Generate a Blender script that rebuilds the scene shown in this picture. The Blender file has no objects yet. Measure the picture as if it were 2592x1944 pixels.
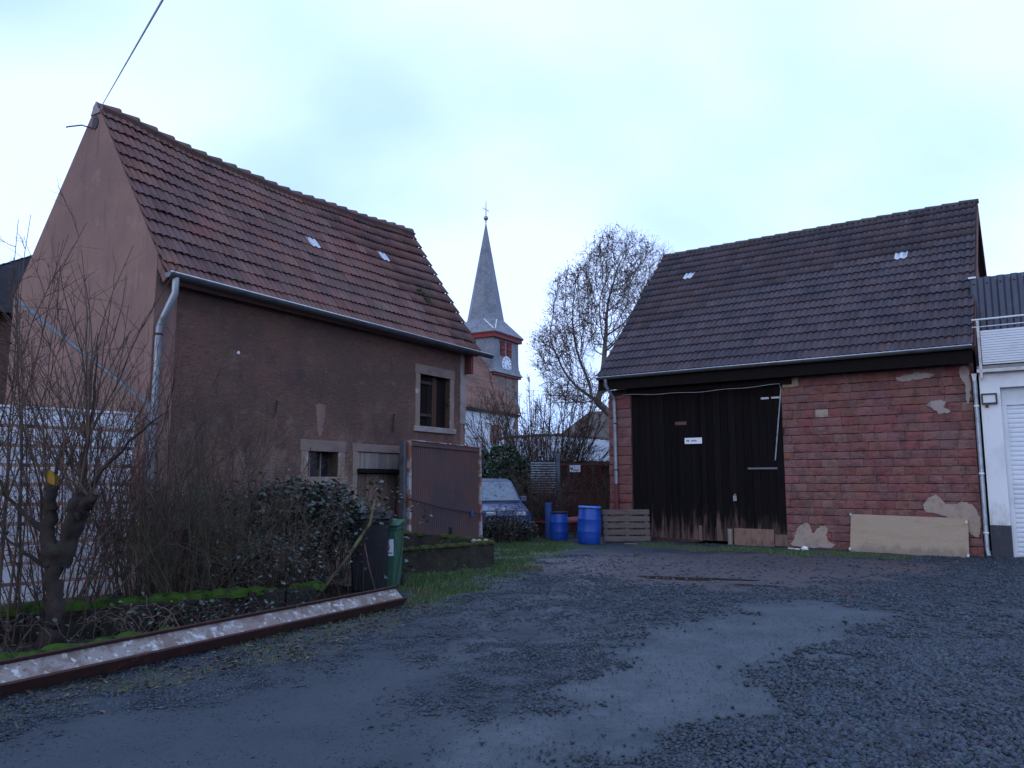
import bpy, math, random
import numpy as np
from mathutils import Vector, Matrix, Euler

R = math.radians
rng = random.Random(7)
nrg = np.random.default_rng(11)
SC = bpy.context.scene
COL = SC.collection

# ------------------------------------------------------------------ camera, sky, sun, exposure
cam_d = bpy.data.cameras.new('camera')
cam_d.sensor_width = 36.0
cam_d.lens = 1950 / 2592 * 36
cam_d.clip_end = 3000
cam = bpy.data.objects.new('camera', cam_d)
cam.location = (0, 0, 1.6)
cam.rotation_euler = (R(90 + 7.2), 0, 0)
COL.objects.link(cam)
SC.camera = cam

SUN_EL, SUN_AZ = 14.0, 215.0          # low, behind the camera to the left (azimuth clockwise from +Y)
world = bpy.data.worlds.new('World')
SC.world = world
world.use_nodes = True
wn, wl = world.node_tree.nodes, world.node_tree.links
wn.clear()
w_out = wn.new('ShaderNodeOutputWorld')
w_bg = wn.new('ShaderNodeBackground')
w_bg.inputs['Strength'].default_value = 0.1
w_sky = wn.new('ShaderNodeTexSky')
w_sky.sky_type = 'NISHITA'
w_sky.sun_disc = False
w_sky.sun_elevation = R(SUN_EL)
w_sky.sun_rotation = R(SUN_AZ)
w_sky.air_density = 1.2
w_sky.dust_density = 0.4
w_sky.ozone_density = 3.0
w_tc = wn.new('ShaderNodeTexCoord')
w_sep = wn.new('ShaderNodeSeparateXYZ')
wl.new(w_tc.outputs['Generated'], w_sep.inputs[0])
w_add = wn.new('ShaderNodeMath'); w_add.operation = 'ADD'; w_add.inputs[1].default_value = 0.75
w_abs = wn.new('ShaderNodeMath'); w_abs.operation = 'ABSOLUTE'
wl.new(w_sep.outputs['Z'], w_abs.inputs[0])
wl.new(w_abs.outputs[0], w_add.inputs[0])
w_dx = wn.new('ShaderNodeMath'); w_dx.operation = 'DIVIDE'
w_dy = wn.new('ShaderNodeMath'); w_dy.operation = 'DIVIDE'
wl.new(w_sep.outputs['X'], w_dx.inputs[0]); wl.new(w_add.outputs[0], w_dx.inputs[1])
wl.new(w_sep.outputs['Y'], w_dy.inputs[0]); wl.new(w_add.outputs[0], w_dy.inputs[1])
w_com = wn.new('ShaderNodeCombineXYZ')
wl.new(w_dx.outputs[0], w_com.inputs[0]); wl.new(w_dy.outputs[0], w_com.inputs[1])
w_map = wn.new('ShaderNodeMapping')
w_map.inputs['Location'].default_value = (0.4, 5.2, 0)
w_map.inputs['Rotation'].default_value = (0, 0, R(35))
w_map.inputs['Scale'].default_value = (1.0, 1.5, 1)
wl.new(w_com.outputs[0], w_map.inputs[0])
w_n = wn.new('ShaderNodeTexNoise')
w_n.inputs['Scale'].default_value = 2.1
w_n.inputs['Detail'].default_value = 6.0
w_n.inputs['Roughness'].default_value = 0.42
wl.new(w_map.outputs[0], w_n.inputs['Vector'])
w_r = wn.new('ShaderNodeValToRGB')
w_r.color_ramp.elements[0].position = 0.37
w_r.color_ramp.elements[0].color = (0, 0, 0, 1)
w_r.color_ramp.elements[1].position = 0.61
w_r.color_ramp.elements[1].color = (1, 1, 1, 1)
wl.new(w_n.outputs['Fac'], w_r.inputs[0])
w_cl = wn.new('ShaderNodeMix'); w_cl.data_type = 'RGBA'      # thin cloud veil -> thick bright cloud
w_cl.inputs['A'].default_value = (6.5, 9.6, 17.4, 1)
w_cl.inputs['B'].default_value = (10.6, 13.5, 21.5, 1)
wl.new(w_r.outputs['Color'], w_cl.inputs['Factor'])
w_mx = wn.new('ShaderNodeMix'); w_mx.data_type = 'RGBA'
w_mx.inputs['Factor'].default_value = 0.86
wl.new(w_sky.outputs['Color'], w_mx.inputs['A'])
wl.new(w_cl.outputs['Result'], w_mx.inputs['B'])
wl.new(w_mx.outputs['Result'], w_bg.inputs['Color'])
wl.new(w_bg.outputs[0], w_out.inputs['Surface'])

sun_d = bpy.data.lights.new('sun', 'SUN')
sun_d.energy = 0.5
sun_d.angle = R(30)
sun_d.color = (1.0, 0.94, 0.88)
sun = bpy.data.objects.new('sun', sun_d)
COL.objects.link(sun)
_sd = Vector((math.sin(R(SUN_AZ)) * math.cos(R(SUN_EL)), math.cos(R(SUN_AZ)) * math.cos(R(SUN_EL)), math.sin(R(SUN_EL))))
sun.rotation_euler = _sd.to_track_quat('Z', 'Y').to_euler()
sun.location = _sd * 60

vs = SC.view_settings
vs.view_transform = 'Standard'
vs.look = 'None'
vs.exposure = 0.0
vs.gamma = 1.0
vs.use_curve_mapping = False

# ------------------------------------------------------------------ helpers
class MB:
    """collects faces for ONE mesh"""
    def __init__(s):
        s.v = []; s.f = []; s.mi = []; s.m = 0
    def face(s, pts):
        b = len(s.v); s.v += [tuple(p) for p in pts]; s.f.append(tuple(range(b, b + len(pts)))); s.mi.append(s.m)
    def box(s, c, d, M=None):
        b = len(s.v)
        for k in range(8):
            p = Vector((c[0] + d[0] * (.5 if k & 1 else -.5), c[1] + d[1] * (.5 if k & 2 else -.5), c[2] + d[2] * (.5 if k & 4 else -.5)))
            if M is not None: p = M @ p
            s.v.append(tuple(p))
        for q in ((0, 2, 3, 1), (4, 5, 7, 6), (0, 1, 5, 4), (2, 6, 7, 3), (0, 4, 6, 2), (1, 3, 7, 5)):
            s.f.append(tuple(b + i for i in q)); s.mi.append(s.m)
        return s
    def bb(s, x0, x1, y0, y1, z0, z1):
        return s.box(((x0 + x1) / 2, (y0 + y1) / 2, (z0 + z1) / 2), (abs(x1 - x0), abs(y1 - y0), abs(z1 - z0)))
    def prism(s, poly, vec):
        """closed polygon poly (3-D points) swept along vec"""
        n = len(poly); b = len(s.v); vec = Vector(vec)
        for p in poly: s.v.append(tuple(p))
        for p in poly: s.v.append(tuple(Vector(p) + vec))
        s.f.append(tuple(range(b + n - 1, b - 1, -1))); s.mi.append(s.m)
        s.f.append(tuple(range(b + n, b + 2 * n))); s.mi.append(s.m)
        for i in range(n):
            j = (i + 1) % n
            s.f.append((b + i, b + j, b + n + j, b + n + i)); s.mi.append(s.m)
        return s
    def tube(s, pts, rad, n=6, cap=True, half=None):
        pts = [Vector(p) for p in pts]
        if not hasattr(rad, '__len__'): rad = [rad] * len(pts)
        b = len(s.v); ref = None
        for i, p in enumerate(pts):
            t = (pts[min(i + 1, len(pts) - 1)] - pts[max(i - 1, 0)])
            if t.length < 1e-9: t = Vector((0, 0, 1))
            t.normalize()
            if ref is None:
                ref = Vector((0, 0, 1)) if abs(t.z) < .9 else Vector((1, 0, 0))
            a = t.cross(ref); a.normalize(); c = t.cross(a)
            ref = -c if c.dot(ref) < 0 else c
            for k in range(n):
                w = 2 * math.pi * k / n
                s.v.append(tuple(p + (a * math.cos(w) + c * math.sin(w)) * rad[i]))
        for i in range(len(pts) - 1):
            for k in range(n):
                k2 = (k + 1) % n
                s.f.append((b + i * n + k, b + i * n + k2, b + (i + 1) * n + k2, b + (i + 1) * n + k)); s.mi.append(s.m)
        if cap:
            s.f.append(tuple(b + k for k in range(n - 1, -1, -1))); s.mi.append(s.m)
            e = b + (len(pts) - 1) * n
            s.f.append(tuple(e + k for k in range(n))); s.mi.append(s.m)
        return s
    def lathe(s, prof, n=24, c=(0, 0, 0), cap=True):
        b = len(s.v)
        for r, z in prof:
            for k in range(n):
                w = 2 * math.pi * k / n
                s.v.append((c[0] + r * math.cos(w), c[1] + r * math.sin(w), c[2] + z))
        for i in range(len(prof) - 1):
            for k in range(n):
                k2 = (k + 1) % n
                s.f.append((b + i * n + k, b + i * n + k2, b + (i + 1) * n + k2, b + (i + 1) * n + k)); s.mi.append(s.m)
        if cap:
            s.f.append(tuple(b + k for k in range(n - 1, -1, -1))); s.mi.append(s.m)
            e = b + (len(prof) - 1) * n
            s.f.append(tuple(e + k for k in range(n))); s.mi.append(s.m)
        return s
    def mesh(s, name, mats, smooth=False):
        me = bpy.data.meshes.new(name)
        key = {}; vv = []; mp = []
        for p in s.v:                      # weld coincident corners so that one piece is one surface
            k = (round(p[0], 5), round(p[1], 5), round(p[2], 5))
            if k not in key: key[k] = len(vv); vv.append(p)
            mp.append(key[k])
        ff, mi = [], []
        for q, f in enumerate(s.f):
            g = []
            for i in f:
                j = mp[i]
                if j not in g: g.append(j)
            if len(g) > 2: ff.append(g); mi.append(s.mi[q])
        me.from_pydata(vv, [], ff)
        for m in (mats if isinstance(mats, (list, tuple)) else [mats]): me.materials.append(m)
        if isinstance(mats, (list, tuple)) and len(mats) > 1: me.polygons.foreach_set('material_index', mi)
        if smooth: me.polygons.foreach_set('use_smooth', [True] * len(me.polygons))
        me.update()
        return me
    def build(s, name, mats, parent=None, smooth=False, bevel=0, seg=2, auto=None):
        o = link(name, s.mesh(name, mats, smooth or auto is not None), parent)
        if bevel:
            md = o.modifiers.new('edge', 'BEVEL'); md.width = bevel; md.segments = seg; md.limit_method = 'ANGLE'; md.angle_limit = R(40)
        if auto is not None:
            sharp_by_angle(o.data, auto)
        return o

def sharp_by_angle(me, ang):
    me.polygons.foreach_set('use_smooth', [True] * len(me.polygons))
    ed = {}
    for p in me.polygons:
        for k in p.edge_keys: ed.setdefault(k, []).append(p.index)
    att = me.attributes.get('sharp_edge') or me.attributes.new('sharp_edge', 'BOOLEAN', 'EDGE')
    keys = {tuple(sorted(e.vertices)): e.index for e in me.edges}
    ca = math.cos(R(ang))
    for k, fs in ed.items():
        if len(fs) == 2 and me.polygons[fs[0]].normal.dot(me.polygons[fs[1]].normal) < ca:
            att.data[keys[tuple(sorted(k))]].value = True

def link(name, me, parent=None):
    o = bpy.data.objects.new(name, me); COL.objects.link(o)
    if parent is not None: o.parent = parent
    return o
def empty(name, loc=(0, 0, 0), rz=0.0):
    o = bpy.data.objects.new(name, None); COL.objects.link(o)
    o.location = loc; o.rotation_euler = (0, 0, rz); o.empty_display_size = .2
    return o
def tag(o, label, cat, group=None):
    o['label'] = label; o['category'] = cat
    if group: o['group'] = group
    return o
def kind(o, k, label=None, cat=None):
    o['kind'] = k
    if label: o['label'] = label
    if cat: o['category'] = cat
    return o
def np_mesh(name, verts, faces, mat, parent=None, smooth=False):
    """verts (n,3), faces (m,k) numpy arrays, all faces of k corners"""
    me = bpy.data.meshes.new(name)
    n, (m, k) = len(verts), faces.shape
    me.vertices.add(n); me.vertices.foreach_set('co', np.asarray(verts, np.float32).ravel())
    me.loops.add(m * k); me.loops.foreach_set('vertex_index', faces.astype(np.int32).ravel())
    me.polygons.add(m); me.polygons.foreach_set('loop_start', np.arange(0, m * k, k, dtype=np.int32))
    if smooth: me.polygons.foreach_set('use_smooth', np.ones(m, bool))
    me.materials.append(mat); me.update(calc_edges=True)
    return link(name, me, parent)
def vnoise(x, y, sc, seed=0):
    """smooth value noise on numpy arrays, 0..1"""
    x = np.asarray(x) * sc + seed * 17.3; y = np.asarray(y) * sc - seed * 9.1
    xi, yi = np.floor(x).astype(int), np.floor(y).astype(int); fx, fy = x - xi, y - yi
    fx, fy = fx * fx * (3 - 2 * fx), fy * fy * (3 - 2 * fy)
    def h(a, b):
        t = np.sin(a * 127.1 + b * 311.7 + seed * 74.7) * 43758.5453
        return t - np.floor(t)
    return (h(xi, yi) * (1 - fx) + h(xi + 1, yi) * fx) * (1 - fy) + (h(xi, yi + 1) * (1 - fx) + h(xi + 1, yi + 1) * fx) * fy

# ------------------------------------------------------------------ materials
def pm(name, base, layers=(), rough=.8, bump=0.0, bscale=40.0, rnd=0.0, huevar=0.0, spec=.3, metal=0.0, coat=0.0, bdist=.01, zlay=None):
    """procedural paint/stone/wood: base colour, then layers (colour, scale, lo, hi, stretch) mixed in by noise at world position.
    rnd: brightness spread from piece to piece.  zlay: (colour, z_lo, z_hi, streak stretch) weathering that rises from the ground"""
    m = bpy.data.materials.new(name); m.use_nodes = True
    N, L = m.node_tree.nodes, m.node_tree.links
    bs = N['Principled BSDF']
    bs.inputs['Roughness'].default_value = rough
    bs.inputs['Specular IOR Level'].default_value = spec
    bs.inputs['Metallic'].default_value = metal
    bs.inputs['Coat Weight'].default_value = coat
    g = N.new('ShaderNodeNewGeometry')
    cur = None
    rgb = N.new('ShaderNodeRGB'); rgb.outputs[0].default_value = (*base, 1); cur = rgb.outputs[0]
    for col, sc, lo, hi, st in layers:
        mp = N.new('ShaderNodeMapping'); mp.inputs['Scale'].default_value = st
        mp.inputs['Location'].default_value = (rng.uniform(-20, 20), rng.uniform(-20, 20), rng.uniform(-20, 20))
        L.new(g.outputs['Position'], mp.inputs[0])
        nz = N.new('ShaderNodeTexNoise'); nz.inputs['Scale'].default_value = sc; nz.inputs['Detail'].default_value = 5; nz.inputs['Roughness'].default_value = .6
        L.new(mp.outputs[0], nz.inputs['Vector'])
        mr = N.new('ShaderNodeMapRange'); mr.interpolation_type = 'SMOOTHSTEP'
        mr.inputs['From Min'].default_value = lo; mr.inputs['From Max'].default_value = hi
        L.new(nz.outputs['Fac'], mr.inputs['Value'])
        mx = N.new('ShaderNodeMix'); mx.data_type = 'RGBA'; mx.inputs['B'].default_value = (*col, 1)
        L.new(mr.outputs[0], mx.inputs['Factor']); L.new(cur, mx.inputs['A']); cur = mx.outputs['Result']
    if zlay:
        col, z0, z1, st = zlay
        sp = N.new('ShaderNodeSeparateXYZ'); L.new(g.outputs['Position'], sp.inputs[0])
        mp = N.new('ShaderNodeMapping'); mp.inputs['Scale'].default_value = st; L.new(g.outputs['Position'], mp.inputs[0])
        nz = N.new('ShaderNodeTexNoise'); nz.inputs['Scale'].default_value = 3; nz.inputs['Detail'].default_value = 6; nz.inputs['Roughness'].default_value = .65; L.new(mp.outputs[0], nz.inputs['Vector'])
        ad = N.new('ShaderNodeMath'); ad.operation = 'MULTIPLY_ADD'; ad.inputs[1].default_value = -(z1 - z0) * 3.4; L.new(nz.outputs['Fac'], ad.inputs[0]); L.new(sp.outputs['Z'], ad.inputs[2])
        mr = N.new('ShaderNodeMapRange'); mr.interpolation_type = 'SMOOTHSTEP'
        off = -(z1 - z0) * 1.7
        mr.inputs['From Min'].default_value = z1 + off; mr.inputs['From Max'].default_value = z0 + off
        L.new(ad.outputs[0], mr.inputs['Value'])
        mx = N.new('ShaderNodeMix'); mx.data_type = 'RGBA'; mx.inputs['B'].default_value = (*col, 1)
        L.new(mr.outputs[0], mx.inputs['Factor']); L.new(cur, mx.inputs['A']); cur = mx.outputs['Result']
    if rnd or huevar:
        oi = N.new('ShaderNodeObjectInfo')
        ad = N.new('ShaderNodeMath'); ad.operation = 'ADD'; L.new(oi.outputs['Random'], ad.inputs[0]); L.new(g.outputs['Random Per Island'], ad.inputs[1])
        fr = N.new('ShaderNodeMath'); fr.operation = 'FRACT'; L.new(ad.outputs[0], fr.inputs[0])
        mr = N.new('ShaderNodeMapRange'); mr.inputs['To Min'].default_value = 1 - rnd; mr.inputs['To Max'].default_value = 1 + rnd
        L.new(fr.outputs[0], mr.inputs['Value'])
        m7 = N.new('ShaderNodeMath'); m7.operation = 'MULTIPLY'; m7.inputs[1].default_value = 7.31; L.new(fr.outputs[0], m7.inputs[0])
        f2 = N.new('ShaderNodeMath'); f2.operation = 'FRACT'; L.new(m7.outputs[0], f2.inputs[0])
        mh = N.new('ShaderNodeMapRange'); mh.inputs['To Min'].default_value = .5 - huevar; mh.inputs['To Max'].default_value = .5 + huevar
        L.new(f2.outputs[0], mh.inputs['Value'])
        m3 = N.new('ShaderNodeMath'); m3.operation = 'MULTIPLY'; m3.inputs[1].default_value = 13.7; L.new(fr.outputs[0], m3.inputs[0])
        f3 = N.new('ShaderNodeMath'); f3.operation = 'FRACT'; L.new(m3.outputs[0], f3.inputs[0])
        ms = N.new('ShaderNodeMapRange'); ms.inputs['To Min'].default_value = 1 - min(.5, huevar * 14); ms.inputs['To Max'].default_value = 1 + huevar * 5
        L.new(f3.outputs[0], ms.inputs['Value'])
        hs = N.new('ShaderNodeHueSaturation'); L.new(cur, hs.inputs['Color']); L.new(mr.outputs[0], hs.inputs['Value']); L.new(mh.outputs[0], hs.inputs['Hue']); L.new(ms.outputs[0], hs.inputs['Saturation'])
        cur = hs.outputs[0]
    L.new(cur, bs.inputs['Base Color'])
    if bump:
        nb = N.new('ShaderNodeTexNoise'); nb.inputs['Scale'].default_value = bscale; nb.inputs['Detail'].default_value = 4
        L.new(g.outputs['Position'], nb.inputs['Vector'])
        bp = N.new('ShaderNodeBump'); bp.inputs['Strength'].default_value = bump; bp.inputs['Distance'].default_value = bdist
        L.new(nb.outputs['Fac'], bp.inputs['Height']); L.new(bp.outputs[0], bs.inputs['Normal'])
    return m

I3 = (1, 1, 1)
M = {}
M['clay'] = pm('clay_tile', (.155, .072, .056), [((.115, .063, .055), 1.1, .42, .62, I3), ((.15, .062, .044), 2.3, .55, .75, I3), ((.07, .065, .045), 5, .6, .74, I3), ((.05, .04, .04), 16, .6, .74, I3)], .85, .4, 60, rnd=.18, huevar=.01)
M['clay_ridge'] = pm('clay_ridge', (.13, .065, .055), [((.075, .085, .035), 4, .5, .64, I3), ((.06, .05, .05), 2, .5, .7, I3)], .9, .5, 40, rnd=.25, huevar=.01)
M['concrete_tile'] = pm('concrete_tile', (.06, .043, .049), [((.045, .037, .047), 1.0, .45, .62, I3), ((.085, .045, .042), 3, .55, .72, I3), ((.4, .4, .4), 15, .695, .73, I3)], .8, .4, 80, rnd=.22, huevar=.012)
M['concrete_ridge'] = pm('concrete_ridge', (.06, .052, .045), [((.07, .075, .04), 6, .5, .66, I3)], .85, .4, 50, rnd=.2)
M['glass_tile'] = pm('glass_tile', (.42, .46, .5), [((.25, .28, .3), 12, .5, .7, I3)], .15, .1, 30, spec=.6)
M['sandstone'] = pm('sandstone', (.19, .076, .064), [((.13, .056, .05), 4.5, .45, .62, I3), ((.23, .095, .078), 11, .56, .74, I3), ((.15, .085, .075), 1.1, .54, .74, I3), ((.1, .05, .045), 26, .6, .72, I3)], .92, .9, 38, rnd=.1, huevar=.012, bdist=.014)
M['mortar'] = pm('earth_mortar', (.06, .034, .03), [((.035, .022, .02), 5, .45, .65, I3)], .95, .7, 60)
M['lime'] = pm('lime_plaster', (.33, .25, .19), [((.25, .18, .14), 6, .45, .7, I3), ((.3, .27, .26), 2, .5, .75, I3)], .95, .6, 40)
M['pink_render'] = pm('pink_render', (.245, .14, .108), [((.205, .12, .097), .9, .4, .65, I3), ((.155, .1, .095), 5, .55, .75, (1, 1, .3)), ((.27, .155, .125), 2, .55, .7, I3), ((.17, .1, .088), 3.2, .56, .72, (2.2, 2.2, .22))], .95, .7, 55, bdist=.015, zlay=((.14, .09, .075), .2, 1.5, (1, 1, .8)))
M['brown_render'] = pm('brown_render', (.15, .078, .055), [((.095, .054, .043), .8, .42, .62, I3), ((.19, .115, .085), 1.6, .56, .76, (1, 1, 1.8)), ((.095, .055, .044), 11, .48, .66, (.5, .5, 2.6)), ((.21, .125, .085), 16, .57, .72, (.6, .6, 3)), ((.065, .046, .044), 2.2, .55, .75, (1, 1, .35))], .95, 1.0, 30, bdist=.03,
                       zlay=((.2, .125, .095), 1.0, 2.6, (1.2, 1.2, .9)))
M['quoin'] = pm('pale_quoin', (.3, .25, .22), [((.2, .15, .13), 4, .45, .7, I3)], .95, .5, 40)
M['frame_stone'] = pm('frame_stone', (.24, .17, .125), [((.22, .15, .12), 4, .45, .7, I3), ((.38, .35, .33), 3, .58, .72, I3)], .95, .5, 50)
M['lintel_stone'] = pm('lintel_stone', (.21, .15, .12), [((.15, .1, .085), 3, .45, .7, I3)], .95, .5, 50)
M['dark_wood'] = pm('dark_wood', (.011, .0065, .006), [((.007, .005, .005), 3, .45, .65, (4, 4, .4)), ((.03, .013, .009), 4, .62, .76, (5, 5, .3))], .85, .5, 25, rnd=.3, spec=.15)
M['door_wood'] = pm('door_wood', (.0062, .0042, .0042), [((.004, .0032, .0034), 3, .45, .65, (4, 4, .4)), ((.016, .008, .006), 4, .62, .76, (5, 5, .25))], .9, .5, 25, rnd=.35, spec=.15,
                    zlay=((.105, .066, .054), -.15, .75, (2.6, 2.6, .35)))
M['old_wood'] = pm('old_wood', (.18, .115, .08), [((.1, .06, .045), 3, .45, .65, (6, 6, .3)), ((.26, .2, .16), 3, .55, .72, (8, 8, .3))], .9, .5, 30, rnd=.25)
M['grey_wood'] = pm('grey_wood', (.22, .18, .15), [((.14, .11, .095), 3, .45, .65, (6, 6, .3))], .9, .5, 30, rnd=.2)
M['pallet_wood'] = pm('pallet_wood', (.13, .1, .082), [((.085, .064, .054), 4, .45, .7, (1, 1, 6))], .9, .4, 30, rnd=.15)
M['zinc'] = pm('zinc', (.3, .31, .32), [((.2, .21, .22), 6, .45, .7, I3), ((.36, .37, .38), 14, .6, .75, I3)], .45, .1, 20, metal=.6)
M['zinc_dark'] = pm('zinc_dark', (.13, .135, .14), [((.09, .09, .095), 4, .45, .7, I3)], .45, .1, 20, metal=.6)  # on the gutters this darker zinc carries the shade below the bead
M['zinc_highlight'] = pm('zinc_highlight', (.5, .51, .52), [((.4, .41, .42), 6, .45, .7, I3)], .35, .05, 20, metal=.7)  # paler zinc: sky highlight of the gutter bead put into the colour
M['iron'] = pm('iron', (.035, .028, .028), [((.08, .04, .03), 12, .5, .7, I3)], .8, .4, 40)
M['white_paint'] = pm('white_paint', (.72, .72, .7), [((.62, .62, .61), 2, .45, .7, I3)], .6, .05, 40)
M['white_wall'] = pm('white_wall', (.68, .68, .67), [((.58, .58, .575), 1.5, .45, .7, I3), ((.5, .5, .49), 6, .6, .74, (2, 2, .25))], .9, .4, 90, zlay=((.42, .4, .38), .4, 1.1, (2, 2, .7)))
M['church_white'] = pm('church_white', (.62, .63, .64), [((.5, .5, .51), .6, .45, .7, I3)], .9, .2, 20)
M['plinth'] = pm('plinth_grey', (.042, .044, .052), [((.065, .062, .062), 5, .5, .7, I3), ((.1, .09, .085), 14, .62, .74, I3)], .85, .2, 60)
M['shutter_white'] = pm('shutter_white', (.6, .62, .64), [((.52, .54, .56), 2, .45, .7, I3)], .5, .05, 40)
M['blue_sheet'] = pm('blue_sheet', (.05, .06, .085), [((.065, .075, .1), 2, .45, .7, I3)], .5, .05, 30, metal=.2)
M['slate'] = pm('slate', (.18, .19, .205), [((.13, .14, .16), .8, .42, .62, I3), ((.27, .28, .295), 3, .52, .7, (1, 1, 2.5)), ((.1, .11, .13), 5, .54, .68, (1, 1, 3))], .6, .5, 5, bdist=.08)
M['oxblood'] = pm('oxblood_paint', (.2, .022, .018), [((.13, .02, .018), 3, .45, .7, I3)], .6, .1, 30)
M['church_roof'] = pm('church_roof_tile', (.2, .1, .07), [((.14, .075, .06), .5, .42, .6, I3), ((.26, .12, .08), 2, .5, .7, (1, 1, 3)), ((.11, .085, .065), 1.2, .56, .7, I3)], .9, .5, 8, rnd=.15, bdist=.05)
M['church_stone'] = pm('church_stone', (.24, .18, .145), [((.17, .125, .105), 1.2, .42, .62, (1, 1, 2)), ((.3, .22, .165), 3, .55, .7, (1, 1, 2)), ((.15, .07, .055), .7, .58, .7, I3)], .95, .5, 6, bdist=.05)
M['gold'] = pm('ball_copper', (.4, .25, .17), [], .35, 0, metal=.5)
M['clock_white'] = pm('clock_white', (.75, .78, .82), [], .5)
M['clock_dark'] = pm('clock_dark', (.09, .1, .13), [], .5)
M['barrel'] = pm('barrel_blue', (.006, .055, .3), [((.012, .08, .36), 3, .45, .7, I3), ((.02, .045, .14), 5, .58, .74, (1, 1, .5)), ((.08, .09, .13), 18, .66, .76, I3)], .42, .1, 20, spec=.5)
M['barrel_lid'] = pm('barrel_lid', (.05, .2, .6), [((.03, .13, .45), 5, .45, .7, I3)], .4, .05, 20, spec=.5)
M['barrel_dark'] = pm('barrel_dark', (.012, .015, .03), [], .5)
M['bin_green'] = pm('bin_green', (.035, .105, .06), [((.025, .075, .045), 3, .45, .7, I3), ((.1, .14, .1), 20, .64, .74, I3)], .5, .15, 60, spec=.4)
M['bin_black'] = pm('bin_black', (.007, .0075, .009), [((.015, .016, .019), 3, .52, .7, I3)], .5, .2, 60, spec=.4)
M['sticker_white'] = pm('sticker_white', (.72, .72, .74), [], .5)
M['sticker_red'] = pm('sticker_red', (.55, .02, .02), [], .5)
M['sticker_blue'] = pm('sticker_blue', (.1, .16, .3), [], .5)
M['ink'] = pm('ink', (.12, .1, .13), [], .7)
M['garage_brown'] = pm('garage_door_brown', (.1, .052, .045), [((.07, .045, .046), .9, .42, .62, I3), ((.15, .052, .04), 2.5, .56, .75, I3)], .6, .2, 40)
M['garage_frame'] = pm('garage_frame_rust', (.32, .3, .29), [((.22, .08, .045), 5, .45, .56, I3), ((.12, .06, .05), 11, .55, .68, I3)], .7, .3, 40)
M['rust_beam'] = pm('rust_beam_web', (.23, .2, .178), [((.15, .112, .092), 4.5, .46, .6, (1, 1, 1)), ((.44, .43, .42), 13, .52, .66, I3), ((.13, .085, .068), 26, .56, .68, I3), ((.19, .14, .115), 2.2, .54, .68, I3)], .85, .8, 60)
M['rust_dark'] = pm('rust_dark', (.05, .022, .018), [((.09, .035, .025), 8, .5, .7, I3)], .9, .8, 60)
M['moss_concrete'] = pm('moss_concrete', (.034, .03, .02), [((.02, .018, .013), 4, .45, .65, I3), ((.07, .1, .02), 6, .58, .72, I3), ((.12, .1, .085), 14, .66, .75, I3)], .95, .9, 25, bdist=.03)
M['dark_stone'] = pm('dark_wet_stone', (.022, .02, .017), [((.012, .011, .01), 5, .45, .65, I3), ((.03, .045, .012), 6, .56, .7, I3)], .95, .9, 25, bdist=.03)
M['moss'] = pm('moss', (.06, .07, .018), [((.035, .035, .014), 8, .42, .62, I3), ((.1, .105, .03), 20, .58, .75, I3)], 1.0, 1.0, 90, spec=.1, bdist=.02)
M['moss_deep'] = pm('moss_deep', (.04, .08, .012), [((.015, .025, .008), 6, .45, .65, I3), ((.045, .09, .012), 12, .55, .72, I3)], 1.0, 1.0, 70, spec=.1, bdist=.02)
M['soil'] = pm('soil', (.02, .016, .014), [((.03, .025, .02), 8, .5, .7, I3)], .95, .8, 40)
M['bark'] = pm('bark', (.06, .042, .034), [((.035, .027, .024), 9, .45, .65, (1, 1, .4)), ((.07, .075, .03), 5, .6, .75, I3)], .95, .6, 60)
M['bark_moss'] = pm('bark_moss', (.032, .022, .018), [((.035, .036, .018), 6, .55, .72, I3), ((.02, .016, .014), 12, .5, .7, I3)], .95, .8, 60)
M['twig_brown'] = pm('twig_brown', (.11, .07, .05), [((.05, .034, .03), 3, .45, .65, I3), ((.07, .075, .04), 2, .55, .75, I3)], .9, 0, rnd=.3)
M['twig_green'] = pm('twig_green', (.075, .065, .035), [((.06, .045, .035), 3, .45, .65, I3)], .9, 0, rnd=.3)
M['twig_red'] = pm('twig_red', (.12, .05, .04), [((.06, .035, .03), 3, .45, .65, I3)], .85, 0, rnd=.3)
M['cane'] = pm('bramble_cane', (.05, .028, .024), [((.035, .03, .02), 3, .45, .65, I3)], .8, 0, rnd=.3)
M['tree_bark'] = pm('tree_bark', (.115, .095, .08), [((.055, .045, .04), 2, .45, .65, I3)], .9, 0, rnd=.15)
M['cut_wood'] = pm('cut_wood', (.3, .17, .022), [((.22, .12, .02), 9, .45, .7, I3)], .8)
M['bramble_leaf'] = pm('bramble_leaf', (.036, .055, .036), [((.085, .1, .095), 4, .56, .72, I3), ((.085, .045, .035), 5, .62, .72, I3)], .45, 0, rnd=.55, huevar=.03, spec=.5)
M['ivy_leaf'] = pm('ivy_leaf', (.04, .07, .033), [((.07, .1, .06), 3, .5, .7, I3), ((.06, .04, .03), 1.5, .6, .7, I3)], .4, 0, rnd=.5, huevar=.02, spec=.5)
M['dead_leaf'] = pm('dead_leaf', (.12, .06, .04), [((.07, .04, .035), 2, .45, .65, I3)], .8, 0, rnd=.45, huevar=.02)
M['litter_leaf'] = pm('litter_leaf', (.08, .055, .036), [((.06, .045, .035), 4, .45, .65, I3), ((.2, .18, .15), 9, .62, .74, I3)], .8, 0, rnd=.6, huevar=.03)
M['grass_blade'] = pm('grass_blade', (.055, .105, .022), [((.1, .1, .045), 1.1, .5, .7, I3), ((.035, .08, .018), 3, .5, .7, I3)], .6, 0, rnd=.4, huevar=.02)
M['stone_chip'] = pm('stone_chip', (.027, .038, .051), [((.018, .026, .036), 2, .45, .65, I3)], .6, 0, rnd=.62, huevar=.06, spec=.4)
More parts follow.
